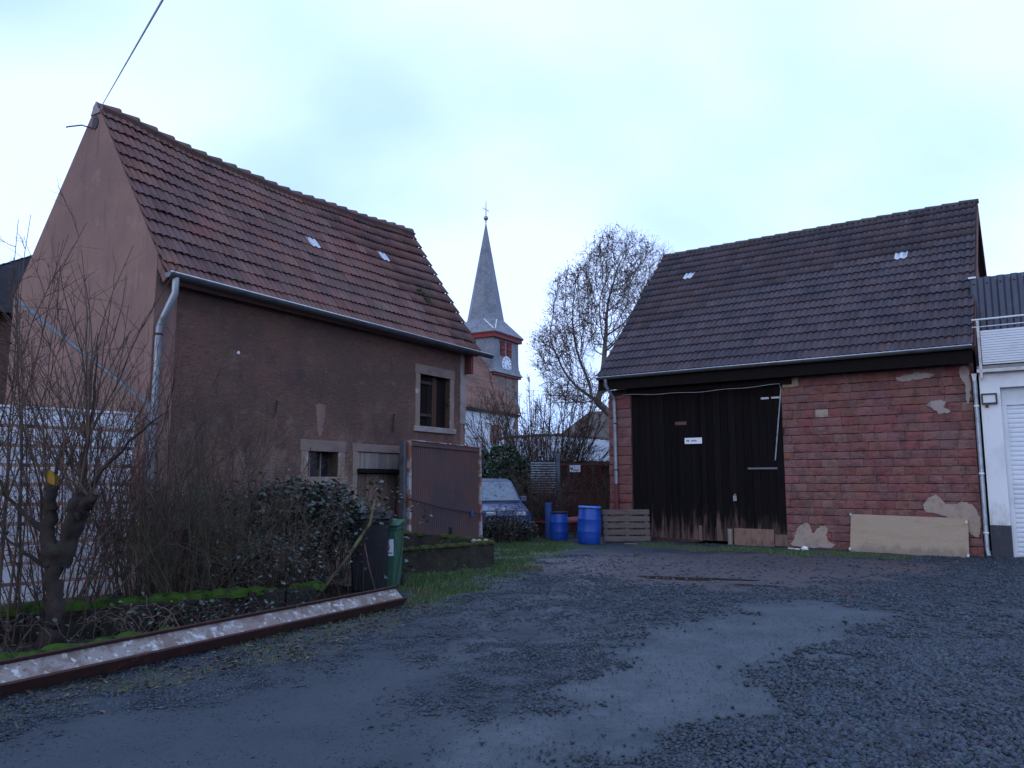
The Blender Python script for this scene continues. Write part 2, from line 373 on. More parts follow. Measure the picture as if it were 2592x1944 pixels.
M['fence_white'] = pm('fence_white', (.74, .76, .79), [((.62, .64, .67), 3, .45, .7, I3)], .5, .05, 30)
M['fence_dark'] = pm('fence_dark', (.06, .06, .07), [], .7)
M['board_beige'] = pm('board_beige', (.31, .235, .16), [((.29, .205, .13), 1.6, .45, .7, (1, 1, 4)), ((.38, .285, .19), 5, .55, .75, (.5, .5, 8)), ((.24, .17, .115), 30, .58, .7, I3)], .8, .2, 60, zlay=((.2, .15, .11), .02, .22, (1.5, 1.5, 1)))
M['car_blue'] = pm('car_blue', (.015, .04, .15), [((.02, .045, .11), 3, .5, .7, I3), ((.04, .032, .026), 9, .52, .62, I3)], .35, .05, 30, spec=.5, coat=.3)
M['car_roof'] = pm('car_roof_faded', (.07, .09, .13), [((.1, .1, .1), 20, .6, .72, I3)], .45, .05, 30, spec=.5)
M['car_glass'] = pm('car_glass_frosted', (.17, .21, .24), [((.1, .12, .14), 5, .45, .7, I3), ((.03, .028, .025), 12, .58, .66, I3)], .4, .05, 30, spec=.4)
M['rubber'] = pm('rubber', (.012, .012, .013), [], .8)
M['trim_black'] = pm('trim_black', (.02, .02, .022), [], .6)
M['chrome'] = pm('lamp_glass', (.5, .5, .5), [], .2, 0, spec=.6)
M['shed_sheet'] = pm('shed_sheet', (.34, .36, .38), [((.25, .26, .27), 1.2, .45, .65, I3), ((.13, .1, .08), 3, .62, .72, I3)], .8, .2, 10)
M['shed_cap'] = pm('shed_cap', (.1, .075, .065), [((.07, .055, .05), 2, .45, .65, I3)], .8, .2, 10)
M['hut_red'] = pm('hut_red', (.13, .035, .03), [((.07, .025, .025), 2, .45, .65, (3, 3, .5))], .8, .3, 20, rnd=.25)
M['house_roof'] = pm('house_roof_brown', (.1, .075, .06), [((.07, .055, .048), 1, .45, .65, I3)], .9, .4, 12, bdist=.04)
M['nb_roof'] = pm('neighbour_roof', (.06, .06, .066), [((.04, .04, .048), 1.2, .42, .62, I3), ((.1, .1, .105), 6, .58, .72, I3)], .85, .5, 10, bdist=.04)
M['cable_black'] = pm('cable_black', (.03, .03, .034), [], .6)
M['cable_white'] = pm('cable_white', (.42, .42, .43), [], .6)
M['paper'] = pm('paper_white', (.7, .7, .72), [], .7)
M['blue_plastic'] = pm('blue_plastic', (.04, .08, .22), [], .5)
M['lamp_frame'] = pm('lamp_frame', (.03, .028, .034), [], .5)
M['lamp_pane'] = pm('lamp_pane', (.55, .57, .58), [], .3)
M['grey_metal'] = pm('grey_metal', (.12, .13, .15), [], .5, metal=.5)

def water_mat():
    m = pm('puddle_water', (.055, .036, .026), [((.08, .05, .035), 3, .45, .7, I3)], .04, .0, spec=.5)
    return m
M['water'] = water_mat()

# ------------------------------------------------------------------ ground
def inpoly(px, py, poly):
    c = np.zeros(px.shape, bool); n = len(poly); j = n - 1
    for i in range(n):
        xi, yi = poly[i]; xj, yj = poly[j]
        t = ((yi > py) != (yj > py)) & (px < (xj - xi) * (py - yi) / (yj - yi + 1e-12) + xi)
        c ^= t; j = i
    return c
def soft(px, py, poly, warp=.12, k=9, rad=.16, seed=1):
    """fraction of jittered samples inside the polygon: a ragged, soft edged zone"""
    out = np.zeros(px.shape)
    wx = px + (vnoise(px, py, 2.1, seed) - .5) * warp * 4 + (vnoise(px, py, 7.0, seed + 5) - .5) * warp * 1.6
    wy = py + (vnoise(px, py, 2.1, seed + 1) - .5) * warp * 4 + (vnoise(px, py, 7.0, seed + 6) - .5) * warp * 1.6
    for q in range(k):
        a = q * 2.39996; r = rad * math.sqrt((q + .5) / k)
        out += inpoly(wx + r * math.cos(a), wy + r * math.sin(a), poly)
    return out / k
TRACK = [(-1.2, 2.5), (-0.66, 4.57), (-0.12, 4.99), (0.06, 5.32), (0.65, 6.48), (0.69, 7.1), (1.47, 8.55), (2.58, 9.51), (3.66, 10.57), (4.51, 9.59), (3.4, 8.13), (2.82, 7.41), (1.98, 6.48), (1.92, 5.65), (1.72, 5.38), (0.97, 5.24), (0.47, 4.91), (0.19, 4.57), (0.0, 2.5)]
SMOOTH = [(-3.5, 2.0), (-2.88, 4.57), (-2.93, 5.22), (-1.93, 6.08), (-1.64, 7.4), (-1.05, 7.74), (-0.67, 6.81), (-0.7, 5.67), (-0.7, 5.05), (-0.12, 4.99), (-0.66, 4.57), (-1.2, 2.5)]
REDDIRT = [(0.27, 15.92), (3.14, 17.65), (6.95, 17.18), (8.85, 15.54), (6.56, 13.05), (3.74, 11.46), (1.31, 12.8)]
GRASS1 = [(-1.39, 9.91), (-0.65, 11.26), (0.03, 14.37), (1.1, 17.65), (1.94, 18.89), (0.94, 22.27), (-0.49, 23.92), (-0.36, 17.65), (-0.3, 14.5), (-1.96, 13.89)]
GRASS2 = [(3.5, 20.5), (6.9, 18.0), (8.6, 16.7), (8.4, 16.35), (6.2, 17.0), (3.2, 19.2)]
BEAM_A, BEAM_B = (-3.78, 5.85), (-1.38, 10.15)
GARDEN = [(-5.2, 3.6), (-3.85, 6.0), (-1.5, 10.25), (-1.75, 11.9), (-1.9, 13.4), (-1.2, 17.8), (-20, 30), (-40, 20), (-40, 3), (-9, 2)]
VERGE = [(-6.5, 3.4), (-3.9, 4.9), (-2.75, 6.2), (-1.9, 7.5), (-1.15, 9.0), (-1.0, 10.2), (-1.5, 10.8), (-4.0, 5.9), (-6.5, 3.2)]
def zones(x, y):
    tr = soft(x, y, TRACK, .17, k=16, rad=.36, seed=1); sm = soft(x, y, SMOOTH, .2, k=16, rad=.45, seed=3); rd = soft(x, y, REDDIRT, .3, rad=.5, seed=5)
    gr = np.maximum(soft(x, y, GRASS1, .22, rad=.3, seed=7), soft(x, y, GRASS2, .16, rad=.25, seed=9) * .8)
    gd = soft(x, y, GARDEN, .05, rad=.1, seed=11); vg = soft(x, y, VERGE, .2, rad=.3, seed=13)
    return tr, sm, rd, gr, gd, vg
def ground_z(x, y):
    x = np.asarray(x, float); y = np.asarray(y, float)
    flat = np.clip(np.hypot((x - 3.5) / 2.3, (y - 12.2) / 1.7) * 2 - 1.4, 0, 1)
    return ((vnoise(x, y, .45, 21) - .5) * .05 + (vnoise(x, y, 1.6, 22) - .5) * .018) * flat
xs = np.concatenate([np.geomspace(-900, -9.05, 26), np.arange(-9, 12.01, .085), np.geomspace(12.1, 900, 26)])
ys = np.concatenate([-np.geomspace(900, 2, 14), np.arange(1.0, 24.01, .085), np.geomspace(24.1, 1500, 34)])
GX, GY = np.meshgrid(xs, ys)
near = np.clip((26 - np.hypot(GX, GY - 10)) / 6, 0, 1)
tr, sm, rd, gr, gd, vg = zones(GX, GY)
GZ = ground_z(GX, GY) * near
fine = (vnoise(GX, GY, 9, 31) - .5) * .012 + (vnoise(GX, GY, 5, 33) - .5) * .012
flatm = np.clip(np.hypot((GX - 3.5) / 2.3, (GY - 12.2) / 1.7) * 2 - 1.4, 0, 1)
GZ = GZ + fine * near * (.15 + .85 * flatm) * (1 - .7 * np.maximum(tr, sm)) - .012 * tr * near
ny, nx = GX.shape
idx = np.arange(nx * ny).reshape(ny, nx)
quads = np.stack([idx[:-1, :-1], idx[:-1, 1:], idx[1:, 1:], idx[1:, :-1]], -1).reshape(-1, 4)
def ground_mat():
    m = bpy.data.materials.new('yard_ground'); m.use_nodes = True
    N, L = m.node_tree.nodes, m.node_tree.links
    bs = N['Principled BSDF']; bs.inputs['Specular IOR Level'].default_value = .4
    g = N.new('ShaderNodeNewGeometry')
    za = N.new('ShaderNodeAttribute'); za.attribute_name = 'zone_a'
    zb = N.new('ShaderNodeAttribute'); zb.attribute_name = 'zone_b'
    sa = N.new('ShaderNodeSeparateColor'); L.new(za.outputs['Color'], sa.inputs[0])
    sb = N.new('ShaderNodeSeparateColor'); L.new(zb.outputs['Color'], sb.inputs[0])
    def noise(sc, det=5, ro=.6):
        n = N.new('ShaderNodeTexNoise'); n.inputs['Scale'].default_value = sc; n.inputs['Detail'].default_value = det; n.inputs['Roughness'].default_value = ro
        L.new(g.outputs['Position'], n.inputs['Vector']); return n.outputs['Fac']
    def ramp(v, lo, hi, a, b):
        mr = N.new('ShaderNodeMapRange'); mr.inputs['From Min'].default_value = lo; mr.inputs['From Max'].default_value = hi; L.new(v, mr.inputs['Value'])
        return mix(mr.outputs[0], a, b)
    def mix(f, a, b):
        x = N.new('ShaderNodeMix'); x.data_type = 'RGBA'
        L.new(f, x.inputs['Factor'])
        for nm, c in (('A', a), ('B', b)):
            if isinstance(c, tuple): x.inputs[nm].default_value = (*c, 1)
            else: L.new(c, x.inputs[nm])
        return x.outputs['Result']
    def mul(a, b):
        x = N.new('ShaderNodeMath'); x.operation = 'MULTIPLY'
        for i, c in enumerate((a, b)):
            if isinstance(c, float): x.inputs[i].default_value = c
            else: L.new(c, x.inputs[i])
        return x.outputs[0]
    vor = N.new('ShaderNodeTexVoronoi'); vor.inputs['Scale'].default_value = 42; L.new(g.outputs['Position'], vor.inputs['Vector'])
    vsep = N.new('ShaderNodeSeparateColor'); L.new(vor.outputs['Color'], vsep.inputs[0])
    chips = mix(vsep.outputs[0], (.009, .013, .018), (.032, .044, .058))
    grav = mix(noise(1.3), chips, (.016, .023, .03))
    grav = ramp(noise(.7), .48, .75, grav, (.026, .034, .042))
    track = ramp(noise(2.2), .35, .68, (.06, .079, .09), (.046, .06, .07))
    track = ramp(noise(5.5, 6, .7), .54, .7, track, (.032, .04, .048))
    track = ramp(noise(26, 3), .58, .72, track, (.03, .033, .041))
    mpt = N.new('ShaderNodeMapping'); mpt.inputs['Rotation'].default_value = (0, 0, R(-48)); mpt.inputs['Scale'].default_value = (.9, 7, 1); L.new(g.outputs['Position'], mpt.inputs[0])
    nt = N.new('ShaderNodeTexNoise'); nt.inputs['Scale'].default_value = 1.6; nt.inputs['Detail'].default_value = 6; nt.inputs['Roughness'].default_value = .65; L.new(mpt.outputs[0], nt.inputs['Vector'])
    track = ramp(nt.outputs['Fac'], .56, .7, track, (.034, .043, .05))
    track = ramp(noise(110, 3, .7), .5, .68, track, (.036, .045, .052))
    dark = ramp(noise(1.6), .35, .68, (.027, .037, .047), (.037, .049, .06))
    dark = ramp(noise(22, 3), .6, .72, dark, (.02, .025, .03))
    dark = ramp(noise(100, 3, .7), .52, .7, dark, (.018, .024, .03))
    red = ramp(noise(1.8), .35, .65, (.075, .054, .052), (.05, .044, .049))
    red = ramp(noise(18, 4), .55, .72, red, (.045, .04, .042))
    turf = ramp(noise(2.4), .38, .62, (.05, .08, .022), (.07, .06, .042))
    soil = ramp(noise(3.0), .4, .65, (.026, .021, .018), (.04, .035, .024))
    verge = ramp(noise(4.0), .42, .62, (.04, .036, .032), (.05, .055, .028))
    c = mix(mul(sb.outputs[2], .85), grav, verge)
    c = mix(sa.outputs[2], c, red)
    c = mix(sa.outputs[1], c, dark)
    c = mix(sa.outputs[0], c, track)
    c = mix(sb.outputs[0], c, turf)
    c = mix(sb.outputs[1], c, soil)
    L.new(c, bs.inputs['Base Color'])
    rr = N.new('ShaderNodeMapRange'); rr.inputs['From Min'].default_value = .35; rr.inputs['From Max'].default_value = .65
    rr.inputs['To Min'].default_value = .45; rr.inputs['To Max'].default_value = .85; L.new(noise(1.1), rr.inputs['Value'])
    L.new(rr.outputs[0], bs.inputs['Roughness'])
    b1 = N.new('ShaderNodeBump'); b1.inputs['Strength'].default_value = .7; b1.inputs['Distance'].default_value = .012
    L.new(noise(35, 5, .7), b1.inputs['Height']); L.new(b1.outputs[0], bs.inputs['Normal'])
    return m
gnd = np_mesh('ground', np.stack([GX, GY, GZ], -1).reshape(-1, 3), quads, ground_mat(), smooth=True)
for nm, (a, b, c) in (('zone_a', (tr, sm, rd)), ('zone_b', (gr, gd, vg))):
    at = gnd.data.color_attributes.new(nm, 'FLOAT_COLOR', 'POINT')
    at.data.foreach_set('color', np.stack([a, b, c, np.ones_like(a)], -1).astype(np.float32).ravel())
kind(gnd, 'structure', 'wet dark gravel yard with smooth tyre tracks and grass edges', 'ground')
def gz(x, y): return float(ground_z(np.array([x]), np.array([y]))[0])

# ------------------------------------------------------------------ building kit
def tile_mesh(name, mat, w, length, amp, waves, th, seg=10, tilt=.02):
    """one roof tile: x across, y up the slope, z out; waves across, thick lower edge, tilted to lap over the row below"""
    b = MB(); n = seg
    prof = []
    for i in range(n + 1):
        x = w * i / n
        ph = 2 * math.pi * waves * i / n
        z = amp * (abs(math.cos(ph / 2)) ** .8) * 2 - amp
        prof.append((x, z))
    lo = [(x, 0, z + tilt + th) for x, z in prof]; up = [(x, length, z + th) for x, z in prof]; un = [(x, .004, z + tilt + th - .017) for x, z in prof]
    for i in range(n):
        b.face([lo[i], lo[i + 1], up[i + 1], up[i]])
        b.face([un[i], un[i + 1], lo[i + 1], lo[i]])
    b.face([lo[0], up[0], (0, length, -amp), un[0]])
    b.face([lo[n], un[n], (w, length, -amp), up[n]])
    return b.mesh(name, mat)

def lay_tiles(roof, me, spots, special, mats, cam_local, keep=300):
    """spots: list of local 4x4 matrices; the `keep` nearest are single tiles, the rest one joined part"""
    order = sorted(range(len(spots)), key=lambda i: (spots[i].translation - cam_local).length)
    single = set(order[:keep]) | set(special)
    nv = len(me.vertices)
    co = np.empty(nv * 3, np.float32); me.vertices.foreach_get('co', co); co = co.reshape(-1, 3)
    allv, rest = [], []
    for i, m in enumerate(spots):
        if i in single:
            mm = me
            if i in special:
                mm = me.copy(); mm.materials[0] = mats['special']
            o = link('tile', mm, roof); o.matrix_local = m
            if i in special: o['label'] = 'pale translucent glass tile'; o.name = 'glass_tile'
        else:
            A = np.array(m)
            allv.append(co @ A[:3, :3].T + A[:3, 3])
    if allv:
        quad = np.array([tuple(p.vertices) for p in me.polygons])
        F = np.concatenate([quad + k * nv for k in range(len(allv))])
        o = np_mesh('tile_field', np.concatenate(allv), F, me.materials[0], roof)
        o['kind'] = 'stuff'

def plank_row(parent, name, mat, x0, x1, z0, z1, y, th, wd, jit=.004, gap=.006, zj=.0):
    """vertical boards side by side, each its own object"""
    n = max(1, round((x1 - x0) / wd)); w = (x1 - x0) / n
    for k in range(n):
        b = MB(); a = x0 + k * w + gap / 2; c = x0 + (k + 1) * w - gap / 2
        dz0 = rng.uniform(0, zj); yy = y + rng.uniform(-jit, jit)
        b.bb(a, c, yy, yy + th, z0 + dz0, z1)
        b.build(name, mat, parent, bevel=.004, seg=1)

def half_gutter(name, parent, x0, x1, y, z, r, mat, drop=0.0):
    b = MB(); n = 10; L = []
    for e, x in ((0, x0), (1, x1)):
        ring = []
        for k in range(n + 1):
            a = math.pi + math.pi * k / n
            ring.append((x, y + r * math.cos(a), z - drop * e + r * math.sin(a)))
        L.append(ring)
    for k in range(n):
        b.face([L[0][k], L[0][k + 1], L[1][k + 1], L[1][k]])
    for e in (0, 1):
        b.face(L[e])
    b.tube([(x0, y + r, z), (x1, y + r, z - drop)], .006, 4)
    o = b.build(name, mat, parent, auto=40)
    b = MB(); b.tube([(x0, y - r, z), (x1, y - r, z - drop)], .014, 8); b.build('rolled_bead', M['zinc_highlight'], o, smooth=True)  # bead coloured paler than the gutter to paint its sky highlight
    return o

# ------------------------------------------------------------------ the red sandstone barn
BW, BD = 8.95, 9.0                       # length along the front, depth
barn = empty('stone_barn', (2.733, 21.874, 0), R(-35))
tag(barn, 'red sandstone block barn with dark tiled roof and big dark wooden doors', 'barn')
B_inv = Matrix.Translation((2.733, 21.874, 0)) @ Matrix.Rotation(R(-35), 4, 'Z')
camB = B_inv.inverted() @ Vector((0, 0, 1.6))
DL, DR, DTOP = .72, 4.84, 4.0            # door opening (x from the left corner)
WT = 4.18                                # wall top
b = MB()
b.bb(.02, DL, .052, .42, -.1, WT); b.bb(DR, BW - .02, .052, .42, -.1, WT); b.bb(DL, DR, .055, .4, DTOP + .04, WT - .01)
b.bb(.03, .4, .42, BD, -.1, WT); b.bb(.4, BW - .4, BD - .4, BD - .01, -.1, WT)
b.build('wall', M['mortar'], barn)
b = MB()
b.prism([(BW - .42, .43, -.1), (BW - .42, BD - .43, -.1), (BW - .42, BD - .43, WT), (BW - .42, 4.5, 9.0), (BW - .42, .43, WT)], (.41, 0, 0))
b.build('gable_wall', M['sandstone'], barn)
b = MB()
b.prism([(.41, .5, WT), (.41, 4.5, 8.9), (.41, BD - .5, WT)], (-.39, 0, 0))
b.build('gable_wall', M['sandstone'], barn)
# blocks
def stone_variant(seed, nx=4, nz=3):
    r = random.Random(seed); b = MB(); P = {}
    for i in range(nx + 1):
        for k in range(nz + 1):
            edge = i in (0, nx) or k in (0, nz)
            x, z = i / nx - .5, k / nz - .5
            cr = 1
            P[i, k] = (x * .995 + r.uniform(-.008, .008), (.3 if edge else 0) + r.uniform(-.2, .2), z * .985 + r.uniform(-.04, .04))
    for i in range(nx):
        for k in range(nz):
            b.face([P[i, k], P[i + 1, k], P[i + 1, k + 1], P[i, k + 1]])
    loop = [(i, 0) for i in range(nx)] + [(nx, k) for k in range(nz)] + [(i, nz) for i in range(nx, 0, -1)] + [(0, k) for k in range(nz, 0, -1)]
    for q in range(len(loop)):
        a, c = loop[q], loop[(q + 1) % len(loop)]
        pa, pc = P[a], P[c]
        b.face([pc, pa, (pa[0], 1.6, pa[2]), (pc[0], 1.6, pc[2])])
    me = b.mesh('stone_block', M['sandstone'])
    return me
SV = [stone_variant(s) for s in range(8)]
SVP = []
for me in SV[:2]:
    c = me.copy(); c.materials[0] = M['lime']; SVP.append(c)
def lay_blocks(x0, x1, z0, z1, course, bw, skip=None):
    z = z0; row = 0; cnt = 0
    while z < z1 - .05:
        h = min(course * rng.uniform(.9, 1.1), z1 - z)
        if z1 - z - h < .08: h = z1 - z
        x = x0 - (bw * .5 if (row % 2 and x1 - x0 > 1) else 0) + rng.uniform(-.04, .04); row += 1
        while x < x1 - .03:
            w = bw * rng.uniform(.75, 1.3)
            a, c = max(x, x0), min(x + w, x1)
            if x1 - c < .12: c = x1
            x = c if c > x else x + w
            if c - a < .07: continue
            cx, cz = (a + c) / 2, z + h / 2
            pale = skip(cx, cz) if skip else False
            me = rng.choice(SVP) if pale else rng.choice(SV)
            o = link('stone_block', me, barn)
            o.location = (cx, rng.uniform(-.012, .012) + .018, cz); o.scale = (c - a - .004, .034, h - rng.uniform(.008, .02))
            o.rotation_euler = (R(rng.uniform(-1.2, .4)), R(rng.uniform(-.5, .5)), 0)
            cnt += 1
        z += h
    return cnt
def pale_spot(x, z):
    return (abs(x - 5.84) < .16 and abs(z - 3.14) < .1) or (abs(x - 5.1) < .13 and z > 4.02)
nb = lay_blocks(DR + .01, BW, .0, WT - .02, .195, .315, pale_spot)
nb2 = lay_blocks(.0, DL - .02, .0, DTOP, .26, .7)
# lime patches stuck on the blocks
def patch(name, pts, y, mat, parent, th=.012, seed=0, n=46):
    r = random.Random(seed); b = MB()
    cx = sum(p[0] for p in pts) / len(pts); cz = sum(p[1] for p in pts) / len(pts)
    for _ in range(2):
        pts = [q for i in range(len(pts)) for q in ((pts[i][0] * .75 + pts[(i + 1) % len(pts)][0] * .25, pts[i][1] * .75 + pts[(i + 1) % len(pts)][1] * .25), (pts[i][0] * .25 + pts[(i + 1) % len(pts)][0] * .75, pts[i][1] * .25 + pts[(i + 1) % len(pts)][1] * .75))]
    out = []
    m = len(pts); per = max(2, n // m)
    for i in range(m):
        a, c = pts[i], pts[(i + 1) % m]
        for k in range(per):
            t = k / per
            out.append((a[0] + (c[0] - a[0]) * t + r.uniform(-.022, .022), y, a[1] + (c[1] - a[1]) * t + r.uniform(-.02, .02)))
    ctr = (cx, y - .008, cz)
    for i in range(len(out)):
        p, q = out[i], out[(i + 1) % len(out)]
        b.face([ctr, q, p]); b.face([p, q, (q[0], y + th + .02, q[2]), (p[0], y + th + .02, p[2])])
    return b.build(name, mat, parent)
X = lambda s: BW - s
patch('plaster_patch', [(X(4.05), .02), (X(3.95), .2), (X(3.85), .5), (X(3.6), .66), (X(3.5), .3), (X(3.35), .52), (X(3.15), .56), (X(3.2), .2), (X(2.9), .05)], .004, M['lime'], barn, seed=1)
patch('plaster_patch', [(X(1.15), .95), (X(1.05), 1.2), (X(.8), 1.34), (X(.75), 1.1), (X(.5), 1.08), (X(.35), 1.2), (X(.02), 1.0), (X(.02), .35), (X(.25), .5), (X(.6), .85)], .004, M['lime'], barn, seed=2)
patch('plaster_patch', [(X(.95), 3.3), (X(.75), 3.42), (X(.45), 3.36), (X(.62), 3.24), (X(.4), 3.12), (X(.68), 3.08), (X(.78), 3.24)], .003, M['quoin'], barn, seed=3, n=28)
patch('plaster_patch', [(X(1.55), 3.95), (X(1.2), 4.05), (X(.75), 4.02), (X(.7), 3.93), (X(1.1), 3.9), (X(1.4), 3.86)], .003, M['quoin'], barn, seed=4, n=28)
patch('plaster_patch', [(X(.25), 4.1), (X(.02), 4.12), (X(.02), 3.5), (X(.1), 3.2), (X(.12), 3.7)], .003, M['quoin'], barn, seed=5, n=28)
# timber above the door and under the eaves
b = MB(); b.bb(.62, DR + .28, -.06, .3, DTOP, DTOP + .2); b.build('door_lintel', M['dark_wood'], barn, bevel=.01)
EY, EZ = -.38, 4.5                        # drip edge of the roof
RY, RZ = 4.5, 9.22
b = MB(); b.bb(.05, BW - .05, -.3, -.02, 4.19, 4.24); b.build('soffit', M['dark_wood'], barn)
b = MB(); b.bb(-.08, BW + .08, -.36, -.31, 4.14, 4.44); b.build('fascia_board', M['dark_wood'], barn)
# roof deck
pitch = math.atan2(RZ - EZ, RY - EY)
es = Vector((0, math.cos(pitch), math.sin(pitch))); en = Vector((0, -math.sin(pitch), math.cos(pitch)))
SL = math.hypot(RY - EY, RZ - EZ)
b = MB()
p0 = Vector((-.1, EY, EZ)) - en * .03
b.prism([p0, p0 + es * SL, p0 + es * SL - en * .1, p0 - en * .1], (BW + .22, 0, 0))
q0 = Vector((-.1, 2 * RY - EY, EZ)); es2 = Vector((0, -es.y, es.z)); en2 = Vector((0, -en.y, en.z))
q0 = q0 - en2 * .03
b.prism([q0, q0 - en2 * .1, q0 + es2 * SL - en2 * .1, q0 + es2 * SL], (BW + .22, 0, 0))
roofB = b.build('roof', M['concrete_tile'], barn)
b = MB(); 
for e in (Vector((0, EY, EZ)), ):
    p = Vector((BW + .125, EY + .02, EZ - .02))
    b.prism([p + en * .02, p + es * SL + en * .02, p + es * SL - en * .22, p - en * .22], (.03, 0, 0))
    q = Vector((BW + .125, 2 * RY - EY - .02, EZ - .02))
    b.prism([q + en2 * .02, q - en2 * .22, q + es2 * SL - en2 * .22, q + es2 * SL + en2 * .02], (.03, 0, 0))
b.build('barge_board', M['oxblood'] if False else pm('barge_brown', (.12, .05, .032), [((.08, .035, .025), 3, .45, .7, I3)], .8), barn)
NR, NC = 18, 30
tw, gl = (BW + .24) / NC, SL / NR
tmB = tile_mesh('tile', M['concrete_tile'], tw - .007, gl + .06, .026, 2, .018, 14, .042)
spots = []; special = []
for r_ in range(NR):
    for c_ in range(NC):
        o = Vector((-.12 + c_ * tw, EY, EZ)) + es * (gl * r_ - .02) + en * rng.uniform(.002, .008)
        m = Matrix.Translation(o) @ Matrix.Rotation(pitch + R(rng.uniform(-.5, .5)), 4, 'X') @ Matrix.Rotation(R(rng.uniform(-.5, .5)), 4, 'Z')
        if (r_, c_) in ((13, 4), (11, 24)): special.append(len(spots))
        spots.append(m)
lay_tiles(roofB, tmB, spots, special, {'special': M['glass_tile']}, camB)
# tiles of the rear slope, unseen from the yard but real: one joined field
rear = []
co = np.empty(len(tmB.vertices) * 3, np.float32); tmB.vertices.foreach_get('co', co); co = co.reshape(-1, 3)
# ridge caps
nrd = 22; lw = (BW + .26) / nrd
for k in range(nrd):
    b = MB(); x = -.13 + k * lw; r0, r1 = .125, .105
    A, Bq = [], []
    for q in range(9):
        a = math.pi * q / 8
        A.append((x, RY + r0 * math.cos(a), RZ - .02 + r0 * .95 * math.sin(a))); Bq.append((x + lw + .05, RY + r1 * math.cos(a), RZ - .03 + r1 * .95 * math.sin(a)))
    for q in range(8): b.face([A[q], Bq[q], Bq[q + 1], A[q + 1]])
    b.face(A)
    b.build('ridge_tile', M['concrete_ridge'], roofB)
g = half_gutter('gutter', barn, -.1, BW + .1, EY - .055, EZ - .005, .078, M['zinc_dark'], -.01)  # gutter body in darker zinc: underside shade painted in
b = MB(); b.tube([(.17, EY - .055, EZ - .07), (.17, EY - .055, EZ - .24), (.24, -.1, EZ - .55), (.25, -.075, EZ - .7), (.27, -.075, 1.52)], .05, 12)
dp = b.build('downpipe', M['zinc'], barn, auto=50)
b = MB(); b.tube([(.27, -.075, 1.54), (.28, -.075, .02)], .062, 12); b.build('standpipe', pm('red_standpipe', (.14, .028, .028), [((.1, .03, .03), 5, .45, .7, I3)], .6), barn, auto=50)
for z in (3.2, 1.9, .9):
    b = MB(); b.lathe([(.054, 0), (.058, .005), (.058, .03), (.054, .035)], 12, (.268, -.075, z)); b.build('pipe_clip', M['iron'], dp)
# the doors: two leaves of upright planks
leafL = empty('door_leaf'); leafL.parent = barn
leafR = empty('door_leaf'); leafR.parent = barn
SPL = 2.64
plank_row(leafL, 'plank', M['door_wood'], DL, SPL - .005, .07, DTOP - .01, .06, .035, .19, zj=.03)
plank_row(leafR, 'plank', M['door_wood'], SPL + .005, DR, .05, DTOP - .01, .075, .035, .2, zj=.04)
b = MB(); b.bb(SPL - .05, SPL + .05, .02, .056, .05, DTOP - .03); b.build('cover_strip', M['door_wood'], leafL)
b = MB(); b.bb(SPL - .035, SPL + .05, .005, .019, .08, .46); b.build('patch_strip', M['old_wood'], leafL)
b = MB(); b.bb(DL, SPL - .06, .03, .056, .02, .09); b.build('bottom_rail', M['rust_dark'], leafL)
b = MB(); b.bb(X(5.42), X(4.42), .01, .05, -.02, .42); b.build('patch_board', pm('patch_board', (.2, .125, .09), [((.11, .065, .05), 3, .45, .68, (3, 3, 1)), ((.24, .15, .1), 2, .55, .75, I3)], .9, .4, 30), leafR, bevel=.005)
b = MB(); b.bb(X(5.58), X(5.46), -.005, .03, .0, .4); b.build('patch_strip', M['grey_wood'], leafR, bevel=.004)
b = MB(); b.bb(X(4.41), X(4.1), .03, .06, .02, .3); b.build('patch_board', M['old_wood'], leafR, bevel=.004)
b = MB(); b.bb(X(4.62), X(4.42), .055, .07, 3.66, 3.71); b.bb(X(4.36), X(4.12), .055, .07, 3.665, 3.71); b.build('hinge_strap', M['zinc'], leafR)
b = MB(); b.bb(X(5.02), X(4.28), .052, .07, 1.9, 1.945); b.build('hinge_strap', M['grey_metal'], leafR)
b = MB(); b.tube([(X(4.1), .03, 3.92), (X(4.3), -.02, 2.12)], .016, 6); b.build('prop_rod', M['zinc'], leafR)
b = MB(); b.bb(X(5.42), X(5.33), .03, .07, 1.1, 1.24); b.lathe([(.022, 0), (.03, .012), (.018, .03)], 10, (X(5.36), .03, 1.25)); b.build('lock', M['zinc'], leafR, bevel=.004)
b = MB(); b.bb(X(6.95), X(6.62), .048, .06, 3.1, 3.19); b.build('faded_board', pm('faded_board', (.12, .06, .045), [((.06, .035, .03), 6, .45, .7, I3)], .9), leafL)
sg = MB(); sg.bb(X(6.67), X(6.19), .0, .015, 2.585, 2.745); sign = sg.build('sign', M['paper'], leafL, bevel=.003)
b = MB(); xx = X(6.62); rr = random.Random(5)
for word in (5, 9):
    for k in range(word):
        w = rr.uniform(.012, .018); h = rr.choice((.034, .034, .048)); b.bb(xx, xx + w * .8, -.0035, -.0015, 2.648, 2.648 + h); xx += w + .003
    xx += .04
b.build('lettering', M['ink'], sign)
# white cable sagging along the lintel, and one end hanging
b = MB(); pts = []
for k in range(25):
    t = k / 24; pts.append((X(8.45 - t * 4.35), -.1 - .02 * math.sin(t * 9), 4.0 - .05 * math.sin(math.pi * t) + .012 * math.sin(t * 21)))
pts += [(X(4.08), -.09, 3.9)]
b.tube(pts, .006, 5); b.build('cable', M['cable_white'], barn)

